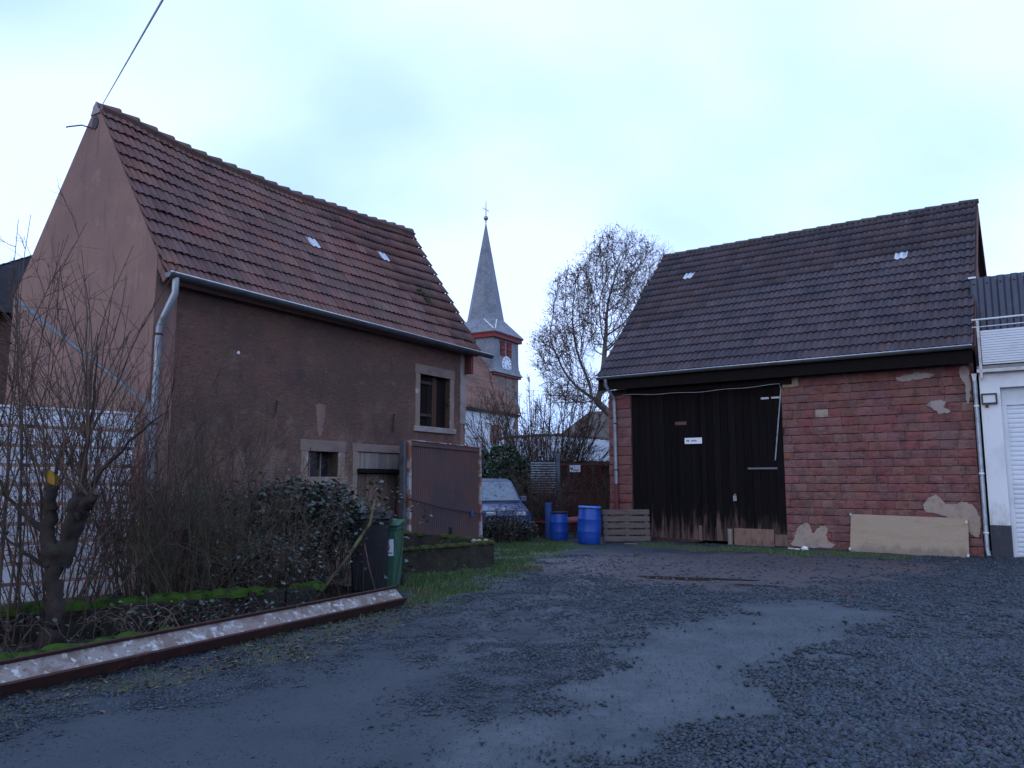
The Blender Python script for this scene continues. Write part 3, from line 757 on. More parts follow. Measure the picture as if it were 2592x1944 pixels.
# ------------------------------------------------------------------ the rendered barn on the other side
LQ = (-5.214, 11.0, 0); LW_, LDp = 7.8, 4.1
lbarn = empty('rendered_barn', LQ, R(58))
tag(lbarn, 'tall narrow barn with pink rendered gable, brown rendered flank and red clay tile roof', 'barn')
L_inv = Matrix.Translation(LQ) @ Matrix.Rotation(R(58), 4, 'Z')
camL = L_inv.inverted() @ Vector((0, 0, 1.6))
LEY, LEZ, LRY, LRZ = -.27, 4.53, 1.9, 7.76
def cells(b, x0, x1, z0, z1, y0, y1, holes):
    xsn = sorted({x0, x1, *[h[0] for h in holes], *[h[1] for h in holes]}); zsn = sorted({z0, z1, *[h[2] for h in holes], *[h[3] for h in holes]})
    for i in range(len(xsn) - 1):
        for k in range(len(zsn) - 1):
            cx, cz = (xsn[i] + xsn[i + 1]) / 2, (zsn[k] + zsn[k + 1]) / 2
            if any(h[0] < cx < h[1] and h[2] < cz < h[3] for h in holes): continue
            b.bb(xsn[i], xsn[i + 1], y0, y1, zsn[k], zsn[k + 1])
WIN = (6.15, 7.21, 2.76, 3.87); LOW = (3.07, 3.8, 1.68, 2.13); LDO = (4.32, 5.55, 0, 2.16)
b = MB(); cells(b, .0, LW_, -.2, 4.84, 0, .4, [WIN, LOW, LDO])
b.build('flank_wall', M['brown_render'], lbarn)
b = MB(); b.bb(LW_ - .38, LW_ - .002, .4, LDp - .4, -.2, 4.84); b.bb(.4, LW_ - .4, LDp - .4, LDp, -.2, 4.7); b.build('rear_wall', M['brown_render'], lbarn)
b = MB(); b.prism([(LW_ - .003, .02, 4.84), (LW_ - .003, LDp - .02, 4.7), (LW_ - .003, LRY, LRZ - .1)], (-.38, 0, 0)); b.build('gable_wall', M['brown_render'], lbarn)
b = MB(); b.prism([(-.006, -.012, -.2), (-.006, -.012, 4.92), (-.006, LRY, LRZ + .02), (-.006, LDp + .02, 4.78), (-.006, LDp + .02, -.2)], (.36, 0, 0))
gw = b.build('gable_wall', M['pink_render'], lbarn)
# small round-headed vent near the peak and the iron hook beside it
b = MB(); b.prism([(-.02, 1.9 + .085 * math.cos(a), 7.42 + (.13 if a < math.pi else .1) * math.sin(a)) for a in [2 * math.pi * k / 14 for k in range(14)]], (.03, 0, 0)); b.build('vent_hole', M['trim_black'], gw)
b = MB(); b.tube([(-.01, 1.98, 7.36), (-.12, 2.1, 7.4), (-.16, 2.42, 7.44), (-.16, 2.5, 7.45)], .012, 5); b.build('iron_hook', M['iron'], gw)
b = MB(); b.prism([(-.03, 1.9 - .13, 7.58), (-.03, 1.9, 7.8), (-.03, 1.9 + .13, 7.58)], (.05, 0, 0)); b.build('verge_mortar', M['quoin'], gw)
# stone frames
def frame(parent, x0, x1, z0, z1, top, side, sill, y, mats, sillx=.05):
    b = MB(); b.bb(x0 - side - sillx * .5, x1 + side + sillx * .5, y, .2, z1, z1 + top); b.build('lintel', mats[0], parent, bevel=.008)
    b = MB(); b.bb(x0 - side, x0, y + .002, .2, z0, z1); b.build('jamb', mats[1], parent, bevel=.008)
    b = MB(); b.bb(x1, x1 + side, y + .002, .2, z0, z1); b.build('jamb', mats[1], parent, bevel=.008)
    if sill:
        b = MB(); b.bb(x0 - side - sillx, x1 + side + sillx, y - .03, .22, z0 - sill, z0); b.build('sill', mats[2], parent, bevel=.012)
hatch = empty('hatch_window'); hatch.parent = lbarn
frame(hatch, 6.15, 7.21, 2.76, 3.87, .2, .15, .12, -.02, (M['lintel_stone'], M['frame_stone'], M['quoin']))
n = 6
for k in range(n):
    a = 6.16 + (1.04 / n) * k
    b = MB(); b.bb(a + .006, a + 1.04 / n - .006, .1 + rng.uniform(-.01, .02), .14, 2.77, 3.86 - rng.uniform(0, .02))
    b.build('shutter_plank', M['dark_wood'] if k not in (3,) else pm('shutter_red', (.075, .028, .018), [((.03, .014, .012), 3, .45, .65, (5, 5, .4))], .85), hatch)
for z in (3.68, 2.98):
    b = MB(); b.bb(6.12, 6.62, .06, .085, z, z + .06); b.build('strap_hinge', M['iron'], hatch)
b = MB(); b.bb(7.15, 7.25, .0, .06, 3.28, 3.33); b.build('latch', M['iron'], hatch)
low = empty('stall_window'); low.parent = lbarn
frame(low, 3.07, 3.8, 1.68, 2.13, .2, .17, .14, -.015, (M['lintel_stone'], M['frame_stone'], M['frame_stone']))
b = MB(); b.bb(3.07, 3.8, .26, .3, 1.68, 2.13); b.build('pane', pm('dark_pane', (.02, .022, .028), [], .15, spec=.6), low)
for x in (3.3, 3.57):
    b = MB(); b.bb(x, x + .03, .22, .255, 1.68, 2.13); b.build('glazing_bar', M['grey_wood'], low)
dr = empty('stable_door'); dr.parent = lbarn
frame(dr, 4.32, 5.55, 0, 2.16, .15, .13, 0, -.012, (M['lintel_stone'], M['frame_stone'], None))
plank_row(dr, 'plank', M['grey_wood'], 4.33, 5.54, 1.84, 2.15, .02, .03, .2)
b = MB(); b.bb(4.3, 5.57, -.07, .1, 1.76, 1.825); b.build('rail', M['dark_wood'], dr, bevel=.006)
plank_row(dr, 'plank', M['old_wood'], 4.33, 5.54, .04, 1.74, .07, .03, .17)
for x, z0, z1 in ((2.28, 2.68, 2.95), (5.28, 2.58, 2.95)):
    b = MB(); b.tube([(x, -.03, z0), (x + .01, -.05, z1)], .017, 5); b.build('wall_anchor', M['iron'], lbarn)
b = MB(); b.bb(LW_ - .2, LW_ + .012, -.016, .2, 2.9, 4.5); b.build('quoin_strip', M['quoin'], lbarn)
patch('plaster_patch', [(7.5, .3), (7.78, .2), (7.78, 2.9), (7.62, 3.2), (7.66, 2.0)], -.004, M['pink_render'], lbarn, th=.002, seed=9)
patch('plaster_patch', [(3.18, 3.0), (3.5, 2.98), (3.42, 2.7), (3.38, 2.4), (3.28, 2.4), (3.27, 2.75)], -.004, M['pink_render'], lbarn, th=.002, seed=12)
b = MB(); b.lathe([(.02, 0), (.028, .02), (.012, .05)], 8, (1.48, -.03, 3.63)); b.build('insulator', M['paper'], lbarn)
b = MB(); b.bb(0.06, LW_, -.2, -.02, 4.6, 4.66); b.build('soffit', M['dark_wood'], lbarn)
b = MB(); b.bb(LW_ - .05, LW_ + .05, -.2, .12, 4.05, 4.66); b.build('purlin_end', M['hut_red'], lbarn, bevel=.01)
# roof with a sagging ridge
lp = math.atan2(LRZ - LEZ, LRY - LEY)
ls = Vector((0, math.cos(lp), math.sin(lp))); ln = Vector((0, -math.sin(lp), math.cos(lp)))
LSL = math.hypot(LRY - LEY, LRZ - LEZ)
RX0, RX1 = .0, 8.02
def sag(x, t):      # t = 0 at the eaves, 1 at the ridge
    u = (x - RX0) / (RX1 - RX0)
    return -.21 * math.sin(math.pi * min(max(u, 0), 1) ** .82) ** 1.2 * t + .07 * u * t + .012 * math.sin(x * 2.7) * t - (.16 * max(0, 1 - x / .5) * t * .2)
b = MB(); nseg = 16
for side in (0, 1):
    for k in range(nseg):
        xa, xb = RX0 + (RX1 - RX0) * k / nseg, RX0 + (RX1 - RX0) * (k + 1) / nseg
        def P(x, t, d):
            s_ = ls if side == 0 else Vector((0, -ls.y, ls.z)); n_ = ln if side == 0 else Vector((0, -ln.y, ln.z))
            o = Vector((x, LEY if side == 0 else 2 * LRY - LEY - .1, LEZ)) + s_ * (LSL * t) - n_ * d
            o.z += sag(x, t); return o
        for d, fl in ((.006, 0), (.11, 1)):
            q = [P(xa, 0, d), P(xb, 0, d), P(xb, 1, d), P(xa, 1, d)]
            b.face(q if (fl == side) else q[::-1])
        if k == nseg - 1: b.face([P(xb, 0, .006), P(xb, 0, .11), P(xb, 1, .11), P(xb, 1, .006)])
        if k == 0: b.face([P(xa, 0, .006), P(xa, 0, .11), P(xa, 1, .11), P(xa, 1, .006)])
        b.face([P(xa, 0, .006), P(xb, 0, .006), P(xb, 0, .11), P(xa, 0, .11)])
roofL = b.build('roof', M['clay'], lbarn)
NR2, NC2 = 13, 32
tw2, gl2 = (RX1 - RX0) / NC2, LSL / NR2
tmL = tile_mesh('tile', M['clay'], tw2 - .006, gl2 + .05, .014, 2, .018, 12, .043)
spots = []; special = []
for r_ in range(NR2):
    for c_ in range(NC2):
        x = RX0 + c_ * tw2; t = r_ / NR2
        o = Vector((x, LEY, LEZ)) + ls * (gl2 * r_ - .02) + ln * rng.uniform(.0, .012); o.z += sag(x + tw2 / 2, t)
        slope = (sag(x + tw2, t) - sag(x, t)) / tw2
        m = Matrix.Translation(o) @ Matrix.Rotation(lp + R(rng.uniform(-.9, .9)), 4, 'X') @ Matrix.Rotation(-slope * .6, 4, 'Y') @ Matrix.Rotation(R(rng.uniform(-.9, .9)), 4, 'Z')
        if (r_, c_) in ((7, 15), (8, 24)): special.append(len(spots))
        spots.append(m)
lay_tiles(roofL, tmL, spots, special, {'special': M['glass_tile']}, camL)
nrd = 24; lw = (RX1 - RX0) / nrd
for k in range(nrd):
    b = MB(); x = RX0 + k * lw; r0, r1 = .1, .125
    A, Bq = [], []
    for q in range(9):
        a = math.pi * q / 8
        A.append((x - .02, LRY + r0 * math.cos(a), LRZ - .05 + r0 * math.sin(a) + sag(x, 1))); Bq.append((x + lw + .02, LRY + r1 * math.cos(a), LRZ - .03 + r1 * 1.1 * math.sin(a) + sag(x + lw, 1)))
    for q in range(8): b.face([A[q], Bq[q], Bq[q + 1], A[q + 1]])
    b.face(A); b.face(Bq[::-1])
    b.build('ridge_tile', M['clay_ridge'], roofL)
# mossy cushion and pale streak where the roof was patched
b = MB(); rr = random.Random(4)
for k in range(26):
    x = 6.75 + rr.uniform(-.1, .1) + (k / 26) * .22; t = .42 - k / 26 * .1 + rr.uniform(-.02, .02)
    o = Vector((x, LEY, LEZ)) + ls * (LSL * t) + ln * .055; o.z += sag(x, t)
    b.lathe([(.001, -.02), (.045, 0), (.03, .03), (.001, .042)], 6, o, cap=False)
b.build('moss_cushion', M['moss'], roofL, smooth=True)
half_gutter('gutter', lbarn, -.03, 8.4, LEY - .06, LEZ + .06, .075, M['zinc_dark'], .05)  # same zinc darkened below the bead, shade put into the colour
b = MB(); b.tube([(.1, LEY - .06, LEZ + .0), (.1, LEY - .06, LEZ - .22), (.06, -.14, LEZ - .58), (.05, -.07, LEZ - .72), (.05, -.07, 1.5), (.05, -.07, .1)], .05, 12); dpl = b.build('downpipe', M['zinc'], lbarn, auto=50)
for z in (3.7, 2.4, 1.2):
    b = MB(); b.lathe([(.053, 0), (.058, .005), (.058, .03), (.053, .035)], 12, (.05, -.07, z)); b.build('pipe_clip', M['iron'], dpl)
print('blocks', nb, nb2)

# ------------------------------------------------------------------ white garage beside the stone barn
gar = empty('garage_building', (2.733, 21.874, 0), R(-35))
tag(gar, 'white rendered garage with roller shutter and roof terrace beside the stone barn', 'garage')
gx0 = BW + .15
OP0, OP1, OPT = gx0 + .37, gx0 + 3.3, 3.6
b = MB(); cells(b, gx0, gx0 + 3.9, .68, 3.95, -.05, .3, [(OP0, OP1, .68, OPT)])
b.bb(gx0, gx0 + .2, .3, 6, -.1, 3.95); b.build('wall', M['white_wall'], gar)
b = MB(); b.bb(gx0 - .003, OP0 + .003, -.056, .3, -.1, .68); b.build('plinth', M['plinth'], gar)
b = MB(); b.bb(OP1 - .003, gx0 + 3.9, -.056, .3, -.1, .68); b.build('plinth', M['plinth'], gar)
b = MB(); b.bb(OP0, OP1, .12, .3, 3.22, OPT); b.build('shutter_box', M['shutter_white'], gar, bevel=.01)
b = MB(); b.bb(OP0 - .0, OP0 + .09, .1, .2, 0, 3.22); b.build('guide_rail', M['shutter_white'], gar)
sh = empty('roller_shutter'); sh.parent = gar
for k in range(32):
    z = .02 + k * .1; b = MB()
    b.prism([(OP0 + .09, .16, z), (OP0 + .09, .145, z + .03), (OP0 + .09, .145, z + .07), (OP0 + .09, .165, z + .096), (OP0 + .09, .18, z + .096), (OP0 + .09, .18, z)], (OP1 - OP0 - .09, 0, 0))
    b.build('slat', M['shutter_white'], sh)
b = MB(); b.bb(gx0 - .02, gx0 + 3.95, -.17, 6, 3.95, 4.08); b.build('terrace_slab', M['zinc_dark'], gar, bevel=.01)
b = MB(); b.bb(gx0 - .02, gx0 + 3.95, -.2, -.172, 3.93, 4.0); b.build('drip_edge', M['zinc'], gar)
bal = empty('balustrade'); bal.parent = gar
b = MB()
for z in (5.09, 4.93): b.tube([(gx0 - .05, -.18, z), (gx0 + 3.9, -.18, z)], .02 if z > 5 else .011, 8)
b.build('handrail', M['white_paint'], bal, smooth=True)
for x in (gx0 + .06, gx0 + 1.3, gx0 + 2.6, gx0 + 3.85):
    b = MB(); b.bb(x - .025, x + .025, -.2, -.15, 3.8, 5.07); b.build('post', M['zinc'], bal)
for k in range(13):
    z = 4.14 + k * .054; b = MB(); b.bb(gx0 + .1, gx0 + 3.85, -.215, -.2, z, z + .046); b.build('lath', M['shutter_white'], bal)
b = MB(); b.bb(gx0 + .1, gx0 + 3.85, -.19, -.16, 4.1, 4.135); b.build('bottom_rail', M['white_paint'], bal)
top = empty('metal_screen'); top.parent = gar
for k in range(16):
    x = gx0 - .1 + k * .26; b = MB()
    b.prism([(x, .95, 4.9), (x + .04, .9, 4.9), (x + .13, .9, 4.9), (x + .17, .95, 4.9), (x + .258, .95, 4.9), (x + .258, .98, 4.9), (x, .98, 4.9)], (0, .02, 1.38 + .0 * k))
    b.build('trapezoid_panel', M['blue_sheet'], top)
b = MB()
for k in range(16):
    for z in (5.25, 6.12): b.lathe([(.022, 0), (.022, .01)], 6, (gx0 - .1 + k * .26 + .085, .895, z))
b.build('screws', M['rust_dark'], top)
b = MB(); b.bb(gx0 - .1, gx0 + 4.0, 1.0, 5.5, 4.08, 6.2); b.build('upper_storey', M['plinth'], gar)
b = MB(); b.bb(gx0 - .12, gx0 + .03, .88, 1.0, 6.26, 6.3); b.build('cap_strip', M['white_paint'], gar)
lampE = empty('wall_lamp'); lampE.parent = gar
b = MB()
for q in ((.0, .29, .0, .028), (.0, .29, .2, .228), (.0, .028, .028, .2), (.262, .29, .028, .2)): b.bb(gx0 + .02 + q[0], gx0 + .02 + q[1], -.14, -.05, 3.25 + q[2], 3.25 + q[3])
b.build('frame', M['lamp_frame'], lampE, bevel=.004)
b = MB(); b.bb(gx0 + .05, gx0 + .28, -.11, -.06, 3.28, 3.45); b.build('pane', M['lamp_pane'], lampE)
b = MB(); b.bb(gx0 + .08, gx0 + .14, -.09, -.05, 3.18, 3.23); b.build('sensor', M['hut_red'], lampE)
b = MB(); b.prism([(gx0 - .13, -.16, 3.92), (gx0 - .03, -.16, 3.92), (gx0 - .05, -.16, 3.76), (gx0 - .11, -.16, 3.76)], (0, .09, 0)); b.build('rainwater_head', M['zinc'], gar)
b = MB(); b.tube([(gx0 - .08, -.115, 3.78), (gx0 - .08, -.115, .16), (gx0 - .05, -.2, .03)], .045, 12); gp = b.build('downpipe', M['zinc'], gar, auto=50)
for z in (3.2, 1.75, .5):
    b = MB(); b.lathe([(.048, 0), (.053, .005), (.053, .03), (.048, .035)], 12, (gx0 - .08, -.115, z)); b.build('pipe_clip', M['white_paint'], gp)

# ------------------------------------------------------------------ church
ch = empty('church', (-1.96, 80.0, 0), R(60))
tag(ch, 'village church with white nave, slate belfry and tall pointed slate spire', 'church')
TS = 5.3
tower = empty('tower'); tower.parent = ch
b = MB(); b.bb(0, TS, 0, TS, -.5, 13.6); b.build('tower_shaft', M['church_stone'], tower)
# belfry courses of slates, flared at the foot
b = MB(); prof = [(13.0, .42), (13.35, .2), (13.9, .06), (14.4, .02), (17.0, .0)]
for i in range(len(prof) - 1):
    (za, oa), (zb, ob) = prof[i], prof[i + 1]
    for q in range(4):
        def cr(o, k): return [(-o, -o), (TS + o, -o), (TS + o, TS + o), (-o, TS + o)][k % 4]
        a, c_ = cr(oa, q), cr(oa, q + 1); a2, c2 = cr(ob, q), cr(ob, q + 1)
        b.face([(*a, za), (*c_, za), (*c2, zb), (*a2, zb)])
b.face([(*cr(.42, k), 13.0) for k in (3, 2, 1, 0)])
b.build('belfry', M['slate'], tower)
b = MB(); b.bb(-.25, TS + .25, -.25, TS + .25, 12.75, 12.98); b.build('lower_cornice', M['oxblood'], tower)
b = MB(); b.bb(-.32, TS + .32, -.32, TS + .32, 16.75, 17.15); b.bb(-.42, TS + .42, -.42, TS + .42, 17.15, 17.35); b.build('cornice', M['oxblood'], tower)
# spire: square flared foot running into an octagon
cx = TS / 2; r_b = 2.08; zb_ = 19.1; ze = 17.3; tip = 30.6
octo = [(cx + r_b * math.cos(R(22.5 + 45 * k)), cx + r_b * math.sin(R(22.5 + 45 * k)), zb_) for k in range(8)]
e = .5
cn = [(-e, -e, ze), (TS + e, -e, ze), (TS + e, TS + e, ze), (-e, TS + e, ze)]
b = MB()
for k in range(8):
    p, q = octo[k], octo[(k + 1) % 8]
    m1 = 24; nst = 10
    for s_ in range(nst):
        t0, t1 = s_ / nst, (s_ + 1) / nst
        L_ = lambda P, t: (P[0] + (cx - P[0]) * t, P[1] + (cx - P[1]) * t, P[2] + (tip - P[2]) * t)
        b.face([L_(p, t0), L_(q, t0), L_(q, t1), L_(p, t1)])
# sides: octagon k=0 vertex at 22.5 deg (+x side between k=7 and k=0)
sides = {0: (7, 0, 1, 2), 1: (1, 2, 2, 3), 2: (3, 4, 3, 0), 3: (5, 6, 0, 1)}   # octo pair, corner pair (ccw)
for k, (o1, o2, c1, c2) in sides.items():
    b.face([cn[c1], cn[c2], octo[o2], octo[o1]])
for c_, (o1, o2) in {2: (0, 1), 3: (2, 3), 0: (4, 5), 1: (6, 7)}.items():
    b.face([cn[c_], octo[o2], octo[o1]])
spire = b.build('spire', M['slate'], tower)
b = MB()
for o1 in (4, 5):
    p = Vector(octo[o1]); q = Vector(cn[0]); p = p + (q - p) * .12; b.tube([p + Vector((-.04, -.04, .05)), q * .86 + p * .14 + Vector((-.04, -.04, .05))], .05, 5)
b.build('hip_flashing', M['white_paint'], spire)
b = MB(); b.lathe([(.001, -.27), (.15, -.23), (.26, -.08), (.27, .05), (.2, .2), (.001, .28)], 14, (cx, cx, tip + .35), cap=False); b.build('ball', M['gold'], spire, smooth=True)
b = MB(); b.tube([(cx, cx, tip - .2), (cx, cx, tip + 2.3)], [.07, .03], 6); b.tube([(cx - .45, cx, tip + 1.35), (cx + .45, cx, tip + 1.35)], .035, 5)
for sx in (-1, 1):
    b.tube([(cx + sx * .45, cx, tip + 1.35), (cx + sx * .53, cx, tip + 1.45)], .03, 4); b.tube([(cx + sx * .45, cx, tip + 1.35), (cx + sx * .53, cx, tip + 1.25)], .03, 4)
b.tube([(cx, cx, tip + 2.3), (cx, cx, tip + 2.75)], .014, 4); b.build('cross', M['iron'], spire)
for x0 in (1.35, 2.75):
    lv = empty('louvre_window'); lv.parent = tower
    b = MB(); b.bb(x0, x0 + 1.0, -.06, .05, 14.95, 16.6); b.build('backing', M['oxblood'], lv)
    for k in range(8):
        z = 15.0 + k * .2; b = MB(); b.prism([(x0 + .06, -.06, z + .14), (x0 + .06, -.14, z), (x0 + .06, -.12, z), (x0 + .06, -.06, z + .11)], (.88, 0, 0)); b.build('louvre', M['oxblood'], lv)
    b = MB(); b.bb(x0, x0 + 1.0, -.15, -.1, 15.72, 15.8); b.build('rail', pm('rail_red', (.3, .05, .04), [], .6), lv)
ck = empty('clock'); ck.parent = tower
ccx, ccz, cr_ = 2.62, 14.05, .93
disc = lambda r: [(ccx + r * math.cos(a), 0, ccz + r * math.sin(a)) for a in [2 * math.pi * k / 36 for k in range(36)]]
b = MB(); b.prism([(x, -.14, z) for x, _, z in disc(cr_)], (0, .1, 0)); b.build('face', M['clock_white'], ck)
b = MB()
for k in range(36):
    d0, d1 = disc(cr_ * .6), disc(cr_ * .63); j = (k + 1) % 36
    b.face([(d0[k][0], -.146, d0[k][2]), (d0[j][0], -.146, d0[j][2]), (d1[j][0], -.146, d1[j][2]), (d1[k][0], -.146, d1[k][2])])
b.build('ring', M['clock_dark'], ck)
for k in range(12):
    a = 2 * math.pi * k / 12; b = MB()
    Mx = Matrix.Translation((ccx, -.15, ccz)) @ Matrix.Rotation(a, 4, 'Y')
    b.box((0, 0, cr_ * .78), (.1 if k % 3 else .15, .01, .22), Mx); b.build('hour_mark', M['clock_dark'], ck)
for a, l_, w in ((R(137), .5, .07), (R(182), .76, .05)):
    b = MB(); Mx = Matrix.Translation((ccx, -.165, ccz)) @ Matrix.Rotation(a, 4, 'Y'); b.box((0, 0, l_ / 2 - .06), (w, .012, l_), Mx); b.build('hand', M['clock_dark'] if l_ < .6 else M['gold'], ck)
nave = empty('nave'); nave.parent = ch
NY0, NE, NRY, NRZ = -2.9, 8.4, 2.65, 16.1
b = MB(); b.bb(-16, -.02, NY0, 2 * NRY - NY0, -.5, NE - .02); b.prism([(-.03, NY0 + .05, NE - .02), (-.03, NRY, NRZ - .3), (-.03, 2 * NRY - NY0 - .05, NE - .02)], (-.5, 0, 0)); b.build('wall', M['church_white'], nave)
b = MB()
for k in range(12): b.bb(-.5 if k % 2 else -.75, .03, NY0 - .03, NY0 + .6, -.4 + k * .72, .3 + k * .72)
b.build('quoin', M['lintel_stone'], nave)
b = MB(); b.bb(-16, .1, NY0 - .3, NY0, NE - .3, NE - .05); b.build('eaves_cornice', M['rust_dark'], nave)
npch = math.atan2(NRZ - NE, NRY - NY0 + .4)
for side in (0, 1):
    b = MB(); y0 = NY0 - .4 if side == 0 else 2 * NRY - NY0 + .4
    for k in range(40):        # courses of tiles, each lapping the one below
        t0, t1 = k / 40, (k + 1) / 40; yy0, yy1 = y0 + (NRY - y0) * t0, y0 + (NRY - y0) * t1; z0, z1 = NE + (NRZ - NE) * t0, NE + (NRZ - NE) * t1
        b.face([(-16.2, yy0, z0 + .07), (.15, yy0, z0 + .07), (.15, yy1, z1 + .02), (-16.2, yy1, z1 + .02)])
        b.face([(-16.2, yy0, z0 - .02), (.15, yy0, z0 - .02), (.15, yy0, z0 + .07), (-16.2, yy0, z0 + .07)])
    b.build('roof', M['church_roof'], nave)
b = MB(); wx, wz = -4.3, 5.9
pts = [(wx + 1.05 * math.cos(a), NY0 - .12, wz + 1.2 * math.sin(a)) for a in [2 * math.pi * k / 24 for k in range(24)]]
b.prism(pts, (0, .2, 0)); ow = b.build('round_window', pm('church_red_stone', (.2, .085, .06), [((.14, .06, .05), 2, .45, .7, I3)], .9), nave)
b = MB(); b.prism([(wx + .6 * math.cos(a), NY0 - .125, wz + .6 * math.sin(a)) for a in [2 * math.pi * k / 24 for k in range(24)]], (0, .05, 0)); b.build('pane', pm('church_pane', (.12, .09, .085), [], .3), ow)

# ------------------------------------------------------------------ houses and sheds behind
nbh = empty('neighbour_house', (-13.8, 16.57, 0), R(-36))
tag(nbh, 'house with dark slate-grey roof half hidden behind the pink gable', 'house')
b = MB(); b.bb(-9, 2.3, 0, 6, -.2, 5.2); b.build('wall', M['brown_render'], nbh)
b = MB()
for side in (0, 1):
    for k in range(20):
        y0 = -.4 if side == 0 else 6.4; t0, t1 = k / 20, (k + 1) / 20; ya, yb = y0 + (3 - y0) * t0, y0 + (3 - y0) * t1; za, zb = 5.2 + 2.0 * t0, 5.2 + 2.0 * t1
        b.face([(-9.3, ya, za + .05), (2.6, ya, za + .05), (2.6, yb, zb + .01), (-9.3, yb, zb + .01)]); b.face([(-9.3, ya, za - .03), (2.6, ya, za - .03), (2.6, ya, za + .05), (-9.3, ya, za + .05)])
b.face([(2.6, -.4, 5.2), (2.6, 6.4, 5.2), (2.6, 3, 7.2)]); b.face([(-9.3, -.4, 5.2), (-9.3, 3, 7.2), (-9.3, 6.4, 5.2)])
b.build('roof', M['nb_roof'], nbh)
half_gutter('gutter', nbh, -9.3, 2.6, -.47, 5.22, .075, M['zinc'])

hip = empty('hip_roof_house', (7.2, 52, 0), R(-6))
tag(hip, 'distant house with a plain brown hipped roof above the grey shed', 'house')
b = MB(); b.bb(-4.2, 6, -2, 6, -.2, 4.2); b.build('wall', M['church_white'], hip)
b = MB(); A_ = [(-4.6, -2.4, 4.1), (6.4, -2.4, 4.1), (6.4, 6.4, 4.1), (-4.6, 6.4, 4.1)]; r1, r2 = (-1.9, 2, 6.5), (3.7, 2, 6.5)
b.face([A_[0], A_[1], r2, r1]); b.face([A_[1], A_[2], r2]); b.face([A_[2], A_[3], r1, r2]); b.face([A_[3], A_[0], r1]); b.face(A_[::-1])
b.build('roof', M['house_roof'], hip)

shed = empty('grey_shed', (1.6, 30, 0), R(-4))
tag(shed, 'low shed with pale grey sheet roof and dark red walls behind the bare shrub', 'shed')
b = MB(); b.bb(-2.1, 3.0, .4, 5, -.1, 2.42); b.build('wall', M['hut_red'], shed)
b = MB()
N_ = 24
for k in range(N_):
    xa, xb = -2.45 + 5.6 * k / N_, -2.45 + 5.6 * (k + 1) / N_
    ztop = lambda x: 3.5 - .05 * abs(x + .15) ** 1.5
    for xx0, xx1, dz in ((xa, (xa + xb) / 2, 0), ((xa + xb) / 2, xb, 1)):
        za = .0 if dz == 0 else .03; zb = .03 if dz == 0 else .0
        b.face([(xx0, .0, 2.36 + za), (xx1, .0, 2.36 + zb), (xx1, 2.4, ztop(xx1) + zb), (xx0, 2.4, ztop(xx0) + za)])
b.face([(-2.45, 2.4, ztop(-2.45)), (3.15, 2.4, ztop(3.15)), (3.15, 5.2, 2.4), (-2.45, 5.2, 2.4)])
b.build('roof', M['shed_sheet'], shed)
b = MB(); b.tube([(-2.5 + 5.7 * k / 16, 2.38, ztop(-2.5 + 5.7 * k / 16) + .02) for k in range(17)], .09, 6); b.build('ridge_cap', M['shed_cap'], shed)
b = MB(); b.bb(-2.4, 3.1, .0, .03, 2.2, 2.36); b.build('fascia', M['shed_cap'], shed)

hut = empty('red_lattice_fence', (1.45, 25.2, 0), R(-3))
tag(hut, 'dark red wooden lattice fence with a small white sign behind the barrels', 'fence')
for k in range(11):
    b = MB(); b.bb(k * .2 + .005, k * .2 + .195, rng.uniform(0, .01), .03, 0, 1.25 + rng.uniform(-.01, .01)); b.build('board', M['hut_red'], hut)
for k in range(22):
    for sgn in (1, -1):
        x0 = -.55 + k * .14; x1 = x0 + .85 * 1
        za, zb = 1.27, 2.12
        if sgn < 0: za, zb = zb, za
        xa, xb = max(x0, .0), min(x1, 2.2)
        if xb - xa < .05: continue
        f0, f1 = (xa - x0) / .85, (xb - x0) / .85
        b = MB(); b.tube([(xa, .0 if sgn > 0 else .02, za + (zb - za) * f0), (xb, .0 if sgn > 0 else .02, za + (zb - za) * f1)], .012, 4); b.build('lath', M['hut_red'], hut)
for z in (1.25, 2.12):
    b = MB(); b.bb(0, 2.2, -.02, .04, z, z + .06); b.build('rail', M['hut_red'], hut)
for x in (0, 1.1, 2.15):
    b = MB(); b.bb(x, x + .07, .03, .1, 0, 2.2); b.build('post', M['hut_red'], hut)
b = MB(); b.bb(.42, .77, -.045, -.03, 1.9, 2.12); sgn_ = b.build('sign', M['paper'], hut)
b = MB(); b.bb(.46, .52, -.05, -.047, 1.97, 2.04); b.bb(.54, .72, -.05, -.047, 1.95, 1.975); b.build('lettering', M['ink'], sgn_)

tre = empty('white_trellis', (.58, 24, 0), R(5))
tag(tre, 'white slatted trellis panel with grey post between car and red fence', 'trellis')
for k in range(13):
    b = MB(); b.bb(0, .78, 0, .02, 1.25 + k * .075, 1.285 + k * .075); b.build('slat', M['shed_sheet'], tre)
for x in (.02, .25, .5, .74):
    b = MB(); b.bb(x, x + .03, .02, .04, .2, 2.22); b.build('upright', M['pallet_wood'], tre)
b = MB(); b.bb(.8, .92, -.02, .1, 0, 2.45); b.build('post', M['grey_metal'], tre, bevel=.01)

# ------------------------------------------------------------------ car half hidden in brambles
car = empty('parked_car', (-.62, 22.95, 0), R(14)); car.scale = (1, 1, 1.05)
tag(car, 'blue hatchback with frosted windscreen overgrown by brambles beside the rusty panel', 'car')
